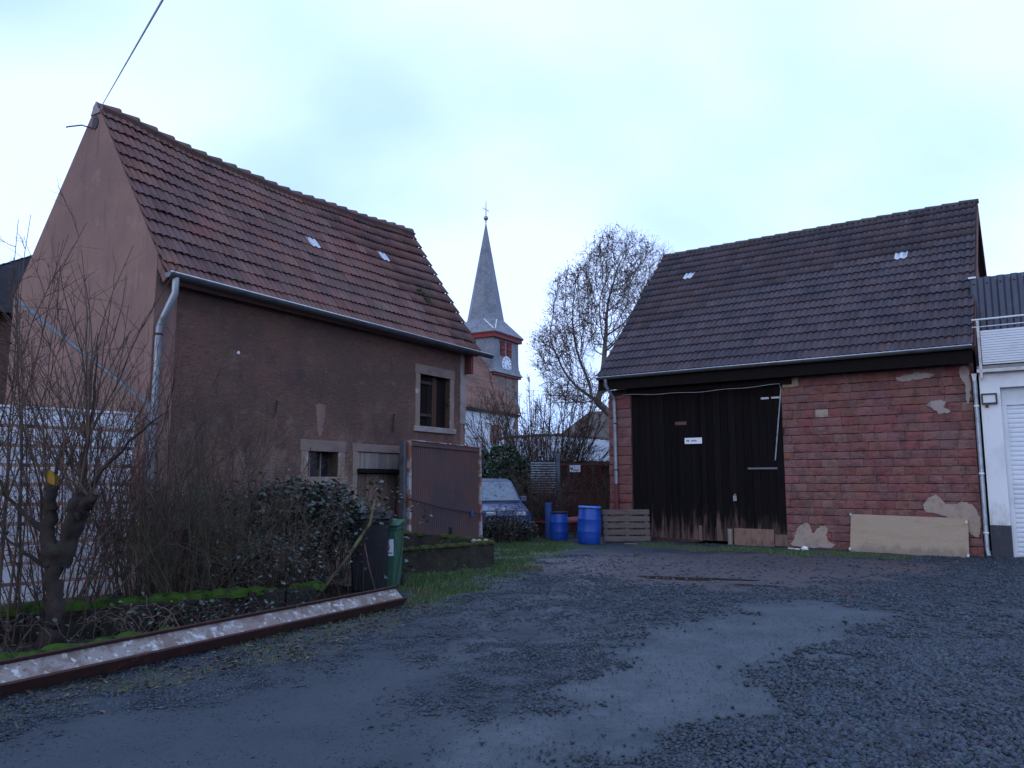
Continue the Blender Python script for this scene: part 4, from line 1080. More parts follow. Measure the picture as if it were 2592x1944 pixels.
# local: -y is the front of the car, x across
secs = [(-1.95, .62, .35, .62), (-1.85, .74, .25, .78), (-1.2, .8, .2, .92), (-.85, .82, .2, .98), (.3, .83, .2, .98), (1.5, .82, .22, .98), (1.85, .74, .3, .95)]
b = MB(); rings = []
for y, hw, z0, z1 in secs:
    rings.append([(-hw * .9, y, z0), (-hw, y, z0 + (z1 - z0) * .35), (-hw * .97, y, z0 + (z1 - z0) * .8), (-hw * .86, y, z1), (hw * .86, y, z1), (hw * .97, y, z0 + (z1 - z0) * .8), (hw, y, z0 + (z1 - z0) * .35), (hw * .9, y, z0)])
for i in range(len(rings) - 1):
    for k in range(8):
        j = (k + 1) % 8; b.face([rings[i][k], rings[i][j], rings[i + 1][j], rings[i + 1][k]])
b.face(rings[0]); b.face(rings[-1][::-1])
b.build('body', M['car_blue'], car, bevel=.03, seg=2, smooth=True)
base = [(-.68, -.95, .97), (.68, -.95, .97), (.7, 1.72, .97), (-.7, 1.72, .97)]; roofp = [(-.55, -.25, 1.53), (.55, -.25, 1.53), (.56, 1.25, 1.55), (-.56, 1.25, 1.55)]
b = MB()
for k in range(4): b.face([base[k], base[(k + 1) % 4], roofp[(k + 1) % 4], roofp[k]])
b.build('cabin', M['car_blue'], car)
b = MB(); rp = [(p[0], p[1], p[2] + .004) for p in roofp]; mid = [(p[0] * .8, p[1] * .8 + .1, p[2] + .06) for p in roofp]
for k in range(4): b.face([rp[k], rp[(k + 1) % 4], mid[(k + 1) % 4], mid[k]])
b.face(mid); b.build('roof', M['car_roof'], car, smooth=True)
def pane(k, name, s=.1, off=.012):
    q = [Vector(base[k]), Vector(base[(k + 1) % 4]), Vector(roofp[(k + 1) % 4]), Vector(roofp[k])]; c_ = sum(q, Vector()) / 4
    nrm = (q[1] - q[0]).cross(q[3] - q[0]).normalized(); q = [p + (c_ - p) * s + nrm * off for p in q]
    b = MB(); b.face(q); b.build(name, M['car_glass'], car)
pane(0, 'windscreen', .09); pane(1, 'side_window', .12); pane(2, 'rear_window', .12); pane(3, 'side_window', .12)
b = MB(); b.tube([(-.62, -.97, 1.0), (0, -1.02, 1.0), (.62, -.97, 1.0)], .018, 5); b.build('wiper_cowl', M['trim_black'], car)
for sx in (-1, 1):
    for y in (-1.25, 1.2):
        w = empty('wheel'); w.parent = car; w.location = (sx * .74, y, .3); w.rotation_euler = (0, R(90), 0)
        b = MB(); b.lathe([(.18, -.09), (.28, -.09), (.3, -.05), (.3, .05), (.28, .09), (.18, .09)], 20); b.build('tyre', M['rubber'], w, auto=40)
        b = MB(); b.lathe([(.05, -.07), (.19, -.08), (.19, .08), (.05, .07)], 16); b.build('rim', M['grey_metal'], w, auto=40)
    b = MB(); b.bb(sx * .42 - .13, sx * .42 + .13, -1.93, -1.84, .6, .74); b.build('headlight', M['chrome'], car, bevel=.02)
    b = MB(); b.bb(sx * .78 - .09, sx * .78 + .09, -.82, -.74, .98, 1.12); b.build('mirror', M['car_roof'], car, bevel=.02)
b = MB(); b.bb(-.7, .7, -2.0, -1.86, .3, .5); b.build('bumper', M['trim_black'], car, bevel=.03)

# ------------------------------------------------------------------ small things by the barn door
def barrel(name, loc, r, h, label, dark):
    o = empty(name, loc); tag(o, label, 'barrel', 'blue plastic barrels by the barn')
    b = MB(); b.lathe([(r * .86, 0), (r * .9, .02), (r * .985, h * .2), (r * .99, h * .3), (r * 1.004, h * .315), (r * 1.004, h * .335), (r * .995, h * .35), (r, h * .45), (r * .99, h * .62), (r * 1.003, h * .635), (r * 1.003, h * .655), (r * .985, h * .67), (r * .93, h * .88), (r * .9, h * .93), (r * .9, h * .95)], 32); b.build('body', M['barrel'], o, auto=50)
    b = MB()
    if dark: b.lathe([(r * .9, h * .95), (r * .94, h * .955), (r * .94, h * .99), (r * .85, h), (r * .82, h * .97), (.01, h * .97)], 32)
    else: b.lathe([(r * .92, h * .94), (r * .99, h * .945), (r * .99, h * .985), (r * .9, h * 1.0), (r * .86, h * .975), (.01, h * .975)], 32)
    b.build('lid', M['barrel_dark'] if dark else M['barrel_lid'], o, auto=50)
    b = MB(); zz = h * .935; b.lathe([(r * .905, zz - .01), (r * (.95 if dark else .93), zz), (r * .905, zz + .01)], 32); b.build('clamp_ring', M['barrel_dark'], o, auto=50)
    return o
barrel('blue_barrel', (1.29, 21.4, gz(1.29, 21.4)), .25, .8, 'smaller blue barrel with black rim, nearer the car', True)
barrel('blue_barrel', (2.0, 20.45, gz(2, 20.45)), .31, .97, 'larger blue barrel with pale blue lid, nearer the barn door', False).rotation_euler = (R(-1.5), R(2.5), 0)
b = MB(); b.lathe([(.095, 0), (.095, .93), (.108, .935), (.108, 1.0), (.09, 1.0), (.086, .8), (.001, .8)], 20, (1.03, 22.1, 0)); tag(b.build('plastic_tube', M['blue_plastic'], None, auto=40), 'faded blue plastic tube standing behind the smaller blue barrel', 'tube')
tr_ = empty('red_drawbar', (.62, 22.6, 0), R(2)); tag(tr_, 'red painted steel trailer drawbar lying behind the blue barrels', 'drawbar')
b = MB(); b.tube([(-.1, 0, .42), (.9, 0, .44), (1.5, .1, .47)], .035, 8); b.build('bar', M['oxblood'], tr_, smooth=True)
b = MB(); b.tube([(.85, -.05, .46), (1.35, -.05, .5)], .1, 10); b.build('coupling', pm('faded_red', (.3, .09, .08), [((.2, .05, .05), 5, .45, .7, I3)], .6), tr_, smooth=True)
for x in (0, 1.2):
    b = MB(); b.bb(x - .03, x + .03, -.03, .03, 0, .42); b.build('leg', M['rust_dark'], tr_)

pal = empty('wooden_pallet', (2.42, 20.62, 0), R(-4)); pal.rotation_euler = (R(-9), 0, R(2))
tag(pal, 'grey wooden pallet of five boards leaning against the barn pier', 'pallet')
for k in range(5):
    z = .03 + k * .175; b = MB(); b.bb(0 + rng.uniform(-.01, .01), 1.24, -.0, .022, z, z + .135); b.build('board', M['pallet_wood'], pal, bevel=.004, seg=1)
for x in (.03, .58, 1.11):
    b = MB(); b.bb(x, x + .1, .022, .12, .03, .87); b.build('bearer', M['pallet_wood'], pal)
for k in range(3):
    z = .05 + k * .35; b = MB(); b.bb(0, 1.24, .12, .14, z, z + .1); b.build('back_board', M['pallet_wood'], pal)

brd = empty('particle_board', tuple(B_inv @ Vector((X(2.62), -.3, 0))), R(-35)); brd.rotation_euler = (R(-16), R(.9), R(-35))
tag(brd, 'beige chipboard panel leaning low against the sandstone wall', 'board')
b = MB(); b.bb(0, 2.36, 0, .022, .0, .88); b.build('panel', M['board_beige'], brd, bevel=.003)
for x, z in ((-.005, .03), (-.005, .83), (2.34, .04), (2.32, .76)):
    b = MB(); b.bb(x - .02, x + .03, -.015, .03, z, z + .07); b.build('corner_bracket', M['zinc'], brd, bevel=.004)
def crumple(name, loc, s, label, seed):
    r = random.Random(seed); b = MB(); n = 9; V_ = {}
    for i in range(n):
        for j in range(7):
            a, e_ = 2 * math.pi * i / n, -math.pi / 2 + math.pi * j / 6
            q = s * r.uniform(.6, 1.15); V_[i, j] = (q * math.cos(a) * math.cos(e_), q * math.sin(a) * math.cos(e_), max(-.0, s * .55 + q * .6 * math.sin(e_)))
    for i in range(n):
        for j in range(6): b.face([V_[i, j], V_[(i + 1) % n, j], V_[(i + 1) % n, j + 1], V_[i, j + 1]])
    o = b.build(name, M['paper']); o.location = loc; tag(o, label, 'bag'); return o
pw = B_inv @ Vector((X(3.5), -.75, 0)); crumple('plastic_bag', (pw.x, pw.y, gz(pw.x, pw.y)), .085, 'crumpled white plastic bag lying by the plastered wall foot', 3)
pw = B_inv @ Vector((X(3.78), -.62, 0)); b = MB(); b.bb(-.13, .13, -.05, .05, 0, .015); o = b.build('paper_scrap', M['paper']); o.location = (pw.x, pw.y, gz(pw.x, pw.y) + .012); o.rotation_euler = (0, R(4), R(-25)); tag(o, 'flat scrap of white paper beside the crumpled plastic bag', 'paper')
pw = B_inv @ Vector((X(7.6), -1.4, 0)); b = MB(); b.bb(-.17, .17, -.04, .04, 0, .02); o = b.build('wood_offcut', M['grey_wood']); o.location = (pw.x, pw.y, gz(pw.x, pw.y) + .008); o.rotation_euler = (0, 0, R(-20)); tag(o, 'pale wood offcut on the grass in front of the pallet', 'offcut')

# ------------------------------------------------------------------ rusty garage door leaning on the rendered barn
gp_ = empty('garage_door_panel', tuple(L_inv @ Vector((5.1, -.62, 0))), R(58)); gp_.rotation_euler = (R(-2), R(1.3), R(58))
tag(gp_, 'rusty brown up-and-over garage door leaning against the rendered barn', 'garage door')
PW_, PH_ = 2.5, 2.42
nr_ = 36
for k in range(nr_):
    xa = .07 + (PW_ - .14) * k / nr_; xb = .07 + (PW_ - .14) * (k + 1) / nr_; b = MB()
    b.prism([(xa, .03, .08), (xa + .012, .012, .08), (xb - .012, .012, .08), (xb, .03, .08), (xb, .045, .08), (xa, .045, .08)], (0, 0, PH_ - .2)); b.build('ribbed_sheet', M['garage_brown'], gp_)
for nm, q in (('frame_side', (0, .07, -.03, .08, 0, PH_)), ('frame_side', (PW_ - .07, PW_, -.03, .08, 0, PH_)), ('frame_bottom', (.07, PW_ - .07, -.01, .07, 0, .08))):
    b = MB(); b.bb(*q); b.build(nm, M['garage_frame'], gp_, bevel=.005)
b = MB(); b.bb(.07, PW_ - .07, -.015, .075, PH_ - .12, PH_ - .025); b.build('frame_top', M['garage_brown'], gp_, bevel=.004)
b = MB(); b.bb(.0, PW_, -.032, .09, PH_ - .024, PH_ + .0); b.build('top_edge', M['garage_frame'], gp_)
b = MB(); b.bb(-.14, -.085, .0, .1, 0, PH_ - .04); b.bb(-.06, -.012, .03, .12, 0, PH_ - .02); b.build('guide_rail', M['zinc_dark'], gp_)
b = MB(); b.lathe([(.001, -.03), (.03, -.02), (.03, .02), (.001, .03)], 8, (1.35, -.01, .62)); b.bb(1.33, 1.37, -.05, 0, .55, .69); b.build('handle', M['trim_black'], gp_)
b = MB(); b.tube([(-.25, -.03, 1.28), (.03, -.045, 1.26), (1.0, -.03, 1.1), (2.1, -.03, .98), (2.52, -.05, .96), (2.75, .1, .97)], .011, 6); b.build('strap', M['cable_black'], gp_)
b = MB(); b.bb(2.06, 2.12, -.06, -.02, .9, 1.03); b.build('strap_buckle', M['blue_plastic'], gp_)

# ------------------------------------------------------------------ mossy planter walls
pl = empty('planter', (-1.2, 14.2, 0)); tag(pl, 'low mossy concrete planter in front of the rusty garage door', 'planter')
o0 = Vector((-1.2, 14.2, 0))
PF = [Vector((-2.05, 13.2, .45)), Vector((-.33, 14.75, .46)), Vector((-.45, 15.2, .47)), Vector((-2.15, 14.6, .66))]
ctr = sum(PF, Vector()) / 4
b = MB(); tops = []; rr = random.Random(8)
def rim(p, q, name):
    b = MB(); n = 14; d = (q - p); d.z = 0; d.normalize(); nn = Vector((-d.y, d.x, 0))
    if nn.dot(ctr - p) < 0: nn = -nn
    prof = []
    for k in range(n + 1):
        c_ = p.lerp(q, k / n); z = c_.z + rr.uniform(-.015, .015)
        a0 = c_ + Vector((rr.uniform(-.012, .012), rr.uniform(-.012, .012), 0)); i0 = c_ + nn * .12
        prof.append([(a0.x - o0.x, a0.y - o0.y, -.1), (a0.x - o0.x, a0.y - o0.y, z - .02), (a0.x + nn.x * .03 - o0.x, a0.y + nn.y * .03 - o0.y, z), (i0.x - o0.x, i0.y - o0.y, z), (i0.x - o0.x, i0.y - o0.y, -.1)])
    for k in range(n):
        for j in range(4): b.face([prof[k][j], prof[k + 1][j], prof[k + 1][j + 1], prof[k][j + 1]])
    b.face(prof[0][::-1]); b.face(prof[n])
    return b.build(name, M['moss_concrete'], pl)
for i in range(4): rim(PF[i], PF[(i + 1) % 4], 'side_wall')
b = MB(); b.face([(p.x - o0.x, p.y - o0.y, .3) for p in PF]); b.build('soil_bed', M['soil'], pl)
def moss_strip(name, pts, r, parent, off, mat, n=60, seed=0, h=.5):
    q = random.Random(seed); b = MB()
    for k in range(n):
        t = k / (n - 1) * (len(pts) - 1); i = min(int(t), len(pts) - 2); p = Vector(pts[i]).lerp(Vector(pts[i + 1]), t - i) - off
        rad = r * q.choice((.25, .5, .8, 1.1, 1.3)) * q.uniform(.8, 1.15); p += Vector((q.uniform(-.4, .4) * r, q.uniform(-.4, .4) * r, 0))
        b.lathe([(rad, -.02), (rad * .95, rad * h * .3), (rad * .6, rad * h * .8), (.005, rad * h)], 7, p, cap=False)
    return b.build(name, mat, parent, smooth=True)
moss_strip('moss_cushion', [PF[0] + Vector((.05, .05, 0)), PF[1] + Vector((-.06, .03, 0))], .075, pl, o0, M['moss'], 44, 1, .45)
moss_strip('moss_cushion', [PF[2] + Vector((-.05, -.05, 0)), PF[3] + Vector((.05, -.06, 0))], .08, pl, o0, M['moss'], 40, 2, .5)
moss_strip('moss_cushion', [PF[1] + Vector((-.05, .0, 0)), PF[2] + Vector((-.05, -.05, 0))], .08, pl, o0, M['moss'], 10, 3, .5)
b = MB(); 
for k, (x, y) in enumerate(((-.62, 14.72), (-.5, 14.85), (-.72, 14.8))): b.lathe([(.05, 0), (.06, .03), (.03, .06), (.001, .065)], 7, (x - o0.x, y - o0.y, .46), cap=False)
b.build('pebble', M['quoin'], pl)

# ------------------------------------------------------------------ wheelie bins
def bin_(name, loc, rz, w, d, h, mat, label, lidmat=None):
    o = empty(name, loc, rz); tag(o, label, 'bin', 'wheelie bins behind the steel beam')
    b = MB(); hb = h * .86; tp = .8
    bot = [(-w / 2 * tp, -d / 2 * tp, .03), (w / 2 * tp, -d / 2 * tp, .03), (w / 2 * tp, d / 2 * .95, .03), (-w / 2 * tp, d / 2 * .95, .03)]
    tpz = [(-w / 2 * .93, -d / 2 * .96, hb), (w / 2 * .93, -d / 2 * .96, hb), (w / 2 * .93, d / 2, hb), (-w / 2 * .93, d / 2, hb)]
    for k in range(4): b.face([bot[k], bot[(k + 1) % 4], tpz[(k + 1) % 4], tpz[k]])
    b.face(bot[::-1]); b.build('body', mat, o, bevel=.03, seg=3)
    b = MB(); b.bb(-w / 2, w / 2, -d / 2 - .01, d / 2 + .01, hb, hb + .05); b.build('rim', mat, o, bevel=.01)
    b = MB(); b.prism([(-w / 2 - .015, -d / 2 - .045, hb + .055), (-w / 2 - .015, -d / 2 - .045, hb + .085), (-w / 2 - .015, -d / 2 * .5, hb + .125), (-w / 2 - .015, d / 2 * .6, h), (-w / 2 - .015, d / 2 + .02, h - .02), (-w / 2 - .015, d / 2 + .02, hb + .055)], (w + .03, 0, 0)); lid = b.build('lid', lidmat or mat, o, bevel=.015)
    b = MB(); b.bb(-w / 2 * .6, w / 2 * .6, -d / 2 * .45, d / 2 * .5, hb + .1, h + .012); b.build('lid_panel', lidmat or mat, lid, bevel=.02)
    b = MB(); b.tube([(-w / 2 * .8, d / 2 + .05, h - .04), (w / 2 * .8, d / 2 + .05, h - .04)], .016, 8); b.build('handle', mat, o, smooth=True)
    for sx in (-1, 1):
        b = MB(); b.lathe([(.03, -.025), (.1, -.025), (.105, 0), (.1, .025), (.03, .025)], 16); wh = b.build('wheel', M['rubber'], o); wh.location = (sx * w / 2 * .82, d / 2 + .01, .105); wh.rotation_euler = (0, R(90), 0)
    return o
gb = bin_('wheelie_bin', (-1.93, 11.95, 0), R(-4), .5, .55, 1.02, M['bin_green'], 'green wheelie bin with a white and red sticker')
fb = MB(); zc = .62; yf = lambda z: -(.55 / 2) * (.8 + (.96 - .8) * (z - .03) / (.877 - .03)) - .004
q0 = [(-.06, yf(.5), .5), (.185, yf(.5), .5), (.185, yf(.745), .745), (-.06, yf(.745), .745)]
fb.face(q0); st = fb.build('sticker', M['sticker_white'], gb)
fb = MB(); fb.face([(-.06, yf(.53) - .002, .53), (.17, yf(.53) - .002, .53), (.17, yf(.55) - .002, .55), (-.06, yf(.55) - .002, .55)]); fb.build('small_print', M['sticker_blue'], st)
cu = bpy.data.curves.new('letters', 'FONT'); cu.body = 'db'; cu.size = .2; cu.extrude = .001; cu.offset = .004; cu.space_character = .85
to = bpy.data.objects.new('letters', cu); COL.objects.link(to)
dg = bpy.context.evaluated_depsgraph_get(); me_t = bpy.data.meshes.new_from_object(to.evaluated_get(dg)); bpy.data.objects.remove(to)
me_t.materials.clear(); me_t.materials.append(M['sticker_red'])
lt = link('lettering', me_t, st); lt.location = (-.055, yf(.58) - .004, .575); lt.rotation_euler = (R(90 + 3), 0, 0)
bin_('wheelie_bin', (-2.08, 11.55, 0), R(4), .58, .62, 1.16, M['bin_black'], 'black wheelie bin half buried in brambles')

# ------------------------------------------------------------------ rusty I-beam along the yard edge
bd = Vector((BEAM_B[0] - BEAM_A[0], BEAM_B[1] - BEAM_A[1], 0)); bl = bd.length + 1.6
ang = math.atan2(bd.y, bd.x)
st_ = Vector((BEAM_A[0], BEAM_A[1], 0)) - bd.normalized() * 1.6
beam = empty('steel_beam', (st_.x, st_.y, .085), ang); beam.rotation_euler = (R(-50), 0, ang)
tag(beam, 'long rusty steel I-beam with flaking white paint edging the yard', 'beam')
b = MB()
nb_ = 30
for k in range(nb_):
    x0, x1 = bl * k / nb_, bl * (k + 1) / nb_
    b.bb(x0, x1, -.008, .008, .012, .205)
b.build('web', M['rust_beam'], beam)
b = MB(); b.bb(-.02, bl + .02, -.055, .08, -.012, .012); b.build('lower_flange', M['rust_dark'], beam, bevel=.004)
b = MB(); b.bb(-.02, bl + .02, -.05, .06, .205, .222); b.build('upper_flange', M['rust_dark'], beam, bevel=.004)


# ------------------------------------------------------------------ vegetation kit
def leaves(name, mat, C_, size, parent=None, up=.35, asp=.6, seed=0, vary=.45):
    """one folded diamond per centre, random lie with a bias to face up"""
    r = np.random.default_rng(seed); n = len(C_)
    C_ = np.asarray(C_, float)
    nrm = r.normal(size=(n, 3)); nrm /= np.linalg.norm(nrm, axis=1)[:, None]; nrm[:, 2] = np.abs(nrm[:, 2]) + up; nrm /= np.linalg.norm(nrm, axis=1)[:, None]
    t = r.normal(size=(n, 3)); t -= (t * nrm).sum(1)[:, None] * nrm; t /= np.linalg.norm(t, axis=1)[:, None]
    s_ = np.cross(nrm, t); L_ = (size * (1 - vary + 2 * vary * r.random(n)))[:, None]
    fold = nrm * L_ * .12
    a = C_ - t * L_ * .5; b_ = C_ + s_ * L_ * asp * .5 + fold; c = C_ + t * L_ * .5; d = C_ - s_ * L_ * asp * .5 + fold
    V_ = np.stack([a, b_, c, d], 1).reshape(-1, 3); k = np.arange(n)[:, None] * 4
    F = np.concatenate([k + np.array([[0, 1, 2]]), k + np.array([[0, 2, 3]])], 1).reshape(-1, 3)
    return np_mesh(name, V_, F, mat, parent)
class Wood:
    """fast tube collector for twigs"""
    def __init__(s): s.V = []; s.F = []; s.n = 0
    def poly(s, P, rad, n=3):
        P = np.asarray(P, float); m = len(P); rad = np.broadcast_to(np.asarray(rad, float), (m,))
        T = np.empty_like(P); T[1:-1] = P[2:] - P[:-2]; T[0] = P[1] - P[0]; T[-1] = P[-1] - P[-2]; T /= np.linalg.norm(T, axis=1)[:, None] + 1e-9
        ref = np.array([.31, .17, .93]) if abs(T[0, 2]) < .8 else np.array([.9, .3, .1])
        A = np.cross(T, ref); A /= np.linalg.norm(A, axis=1)[:, None] + 1e-9; B_ = np.cross(T, A)
        w = 2 * np.pi * np.arange(n) / n
        R_ = P[:, None, :] + (A[:, None, :] * np.cos(w)[None, :, None] + B_[:, None, :] * np.sin(w)[None, :, None]) * rad[:, None, None]
        s.V.append(R_.reshape(-1, 3)); i = np.arange(m - 1)[:, None] * n; k = np.arange(n)[None, :]; k2 = (k + 1) % n
        s.F.append((np.stack([i + k, i + k2, i + n + k2, i + n + k], -1).reshape(-1, 4) + s.n)); s.n += m * n
    def build(s, name, mat, parent=None, smooth=True): return np_mesh(name, np.concatenate(s.V), np.concatenate(s.F), mat, parent, smooth)
def walk(r, p, d, length, seg, wob, grav=0.0):
    P = [p]; st_ = length / seg
    for _ in range(seg):
        d = d + r.normal(size=3) * wob; d[2] += grav; d = d / np.linalg.norm(d); p = p + d * st_; P.append(p)
    return np.array(P), d
def shrub(name, label, loc, stems, h, spread, mat, seed, r0=.012, twigs=5, sub=3, lean=(0, 0), wob=.09, base=.25, leafmat=None, nleaf=0, lsize=.05, group=None, leaf_from=.35, hvar=.45, tl=.3):
    r = np.random.default_rng(seed); root = empty(name, loc); tag(root, label, 'shrub', group); w = Wood(); tips = []
    for k in range(stems):
        a = r.uniform(0, 2 * np.pi); q = base * math.sqrt(r.random()); p = np.array([q * math.cos(a), q * math.sin(a), -.03])
        o = spread * r.random() ** .7; d = np.array([math.cos(a) * o + lean[0], math.sin(a) * o + lean[1], 1.0]); d /= np.linalg.norm(d)
        L_ = h * (1 - hvar * r.random()); P, _ = walk(r, p, d, L_, 9, wob, .0); rr_ = r0 * r.uniform(.7, 1.25)
        w.poly(P, np.linspace(rr_, rr_ * .25, 10), 4)
        for j in range(twigs):
            t = r.uniform(.2, .98) * 9; i = min(int(t), 8); pp = P[i] + (P[i + 1] - P[i]) * (t - i); dd = P[i + 1] - P[i]; dd /= np.linalg.norm(dd)
            dd = dd + r.normal(size=3) * .55; dd[2] += .15; dd /= np.linalg.norm(dd); l2 = L_ * tl * r.uniform(.4, 1.1) * (1.15 - t / 11)
            Q, _ = walk(r, pp, dd, l2, 5, .14, .02); w.poly(Q, np.linspace(rr_ * .42, rr_ * .16, 6), 3)
            if t / 9 > leaf_from: tips.append(Q[2:])
            for _ in range(sub):
                i2 = r.integers(1, 5); d3 = Q[i2 + 1 if i2 < 5 else i2] - Q[i2]; d3 = d3 / (np.linalg.norm(d3) + 1e-9) + r.normal(size=3) * .6; d3 /= np.linalg.norm(d3)
                S_, _ = walk(r, Q[i2], d3, l2 * r.uniform(.25, .6), 3, .18); w.poly(S_, np.linspace(rr_ * .22, rr_ * .12, 4), 3)
                if t / 9 > leaf_from: tips.append(S_[1:])
    w.build('stems', mat, root)
    if leafmat and nleaf:
        T = np.concatenate(tips); leaves('foliage', leafmat, T[r.integers(0, len(T), nleaf)] + r.normal(size=(nleaf, 3)) * .03, lsize, root, seed=seed)
    return root
def bramble(name, label, loc, canes, h, reach, seed, nleaf, lsize=.055, bias=(0, 0), mat='cane', leafmat='bramble_leaf', mound=None, nmound=0):
    r = np.random.default_rng(seed); root = empty(name, loc); tag(root, label, 'bramble'); w = Wood(); L_ = []
    for k in range(canes):
        a = r.uniform(0, 2 * np.pi); p = np.array([r.normal() * reach * .35, r.normal() * reach * .35, -.03]); out = np.array([math.cos(a) + bias[0], math.sin(a) + bias[1], 0]); top_ = h * r.uniform(.5, 1.05); l_ = reach * r.uniform(.5, 1.2)
        t = np.linspace(0, 1, 14)[:, None]; end = r.uniform(0.1, .9) * top_
        zz = top_ * (1 - (2 * t[:, 0] - 1 if False else (t[:, 0] / .6 - 1)) ** 2); zz = np.where(t[:, 0] > .6, top_ - (top_ - end) * ((t[:, 0] - .6) / .4) ** 2, zz)
        P = p + out * l_ * (t ** 1.4) + r.normal(size=(14, 3)) * .02; P[:, 2] = np.maximum(zz + r.normal(size=14) * .015, -.02)
        w.poly(P, np.linspace(.006, .0025, 14), 4); L_.append(P[4:])
    w.build('canes', M[mat], root)
    T = np.concatenate(L_); C_ = T[r.integers(0, len(T), nleaf)] + r.normal(size=(nleaf, 3)) * .045
    if mound is not None:
        (cx_, cy_, cz_), (ax, ay, az_) = mound; D_ = r.normal(size=(nmound, 3)); D_ /= np.linalg.norm(D_, axis=1)[:, None]; D_ *= (r.random(nmound) ** .25)[:, None]; cl = (np.sin(D_[:, 0] * 9 + seed) * np.cos(D_[:, 1] * 8) * .12 + 1)[:, None]
        C2 = D_ * cl * np.array([ax, ay, az_]) + np.array([cx_, cy_, cz_]); C2 = C2[C2[:, 2] > .02]; C_ = np.concatenate([C_, C2])
    leaves('foliage', M[leafmat], C_, lsize, root, up=.8, asp=.7, seed=seed)
    return root
def colonize(A, start, d0, trunk, step, infl, kill, maxit, seed):
    """space colonisation: returns node positions and parents"""
    r = np.random.default_rng(seed); N = [np.array(start, float)]; par = [-1]; d0 = np.array(d0, float)
    for k in range(trunk): N.append(N[-1] + d0 / np.linalg.norm(d0) * step + r.normal(size=3) * step * .07); par.append(len(N) - 2)
    best = np.full(len(A), 1e9); bi = np.zeros(len(A), int); alive = np.ones(len(A), bool); done = 0; nk = {}; kd = {}
    for it in range(maxit):
        for j in range(done, len(N)):
            dd = np.linalg.norm(A - N[j], axis=1); u = dd < best; best[u] = dd[u]; bi[u] = j
        done = len(N); alive &= best > kill
        act = alive & (best < infl)
        if not act.any(): break
        ids = np.unique(bi[act]); added = 0
        for j in ids:
            v = A[act & (bi == j)] - N[j]; v = (v / np.linalg.norm(v, axis=1)[:, None]).sum(0); l_ = np.linalg.norm(v)
            if l_ < 1e-3: continue
            v = v / l_ + r.normal(size=3) * .08 + .55 * (N[j] - N[par[j]]) / step * (par[j] >= 0); v /= np.linalg.norm(v); q = N[j] + v * step
            if nk.get(j, 0) >= 3 or any(np.linalg.norm(q - N[c]) < step * .45 for c in kd.get(j, ())): continue
            nk[j] = nk.get(j, 0) + 1; kd.setdefault(j, []).append(len(N))
            N.append(q); par.append(j); added += 1
        if not added: break
    return np.array(N), np.array(par)
def tree_from(N, par, rtip, power, mat, parent, name='branches', n=5, rmax=.4):
    m = len(N); kids = [[] for _ in range(m)]
    for i in range(1, m): kids[par[i]].append(i)
    acc = np.zeros(m)
    for i in range(m - 1, -1, -1): acc[i] = max(rtip ** power, sum(acc[k] for k in kids[i]))
    rad = np.minimum(acc ** (1 / power), rmax); w = Wood(); stack = [(0, None)]; tips = []
    while stack:
        i, p = stack.pop(); ch_ = [p] if p is not None else []
        ch_.append(i)
        while kids[i]:
            ks = sorted(kids[i], key=lambda q: -acc[q]); 
            for q in ks[1:]: stack.append((q, i))
            i = ks[0]; ch_.append(i)
        if len(ch_) > 1:
            rr_ = rad[ch_].copy()
            if p is not None: rr_[0] = min(rr_[0], rr_[1] * 1.15)
            w.poly(N[ch_], rr_, n if rr_[0] > .03 else 3)
        tips.append(i)
    w.build(name, mat, parent); return np.array(tips), rad

# ------------------------------------------------------------------ the big half-bare tree behind the stone barn
r_ = np.random.default_rng(5)
def ell(n, c, a, lo=.0):
    D_ = r_.normal(size=(n, 3)); D_ /= np.linalg.norm(D_, axis=1)[:, None]; return D_ * (lo + (1 - lo) * r_.random(n)[:, None] ** (1 / 2.4)) * np.array(a) + np.array(c)
tb = np.array([5.9, 41, 0])
AT = np.concatenate([ell(1900, (5.7, 41, 11.7), (2.5, 2.2, 3.5)), ell(1000, (3.7, 41, 10.6), (1.9, 1.8, 2.7)), ell(900, (2.5, 40.6, 8.4), (1.5, 1.5, 1.7)), ell(600, (3.4, 40.5, 6.4), (1.7, 1.3, 1.0)), ell(700, (7.6, 41, 11.8), (1.6, 1.6, 2.6)), ell(300, (7.6, 41, 8.5), (1.6, 1.6, 1.6))]) - tb
tree = empty('bare_tree', tuple(tb)); tag(tree, 'tall tree with few brown leaves left behind the stone barn roof', 'tree')
Nn, Pp = colonize(AT, (0, 0, 0), (-.03, 0, 1), 20, .23, 2.4, .27, 120, 3)
tips, rad = tree_from(Nn, Pp, .008, 2.15, M['tree_bark'], tree, 'branches', 6, .24)
fine_ = Wood(); lf = []
far_ = np.where(rad < .022)[0]
for i in far_:
    for _ in range(4):
        d = (Nn[i] - Nn[max(Pp[i], 0)]) * 2 + r_.normal(size=3) * .22; d /= np.linalg.norm(d) + 1e-9; P, _ = walk(r_, Nn[i], d, r_.uniform(.25, .85), 4, .13, .03); fine_.poly(P, np.linspace(.008, .0045, 5), 3); lf.append(P[1:])
fine_.build('twigs', M['tree_bark'], tree)
lf = np.concatenate(lf); dens = vnoise(lf[:, 0], lf[:, 2], .9, 3) * .6 + .4 * vnoise(lf[:, 0], lf[:, 2], 2.2, 4); lf = lf[dens > r_.random(len(lf)) * .5 + .42]
leaves('foliage', M['dead_leaf'], lf + r_.normal(size=lf.shape) * .05, .085, tree, up=0, seed=2)

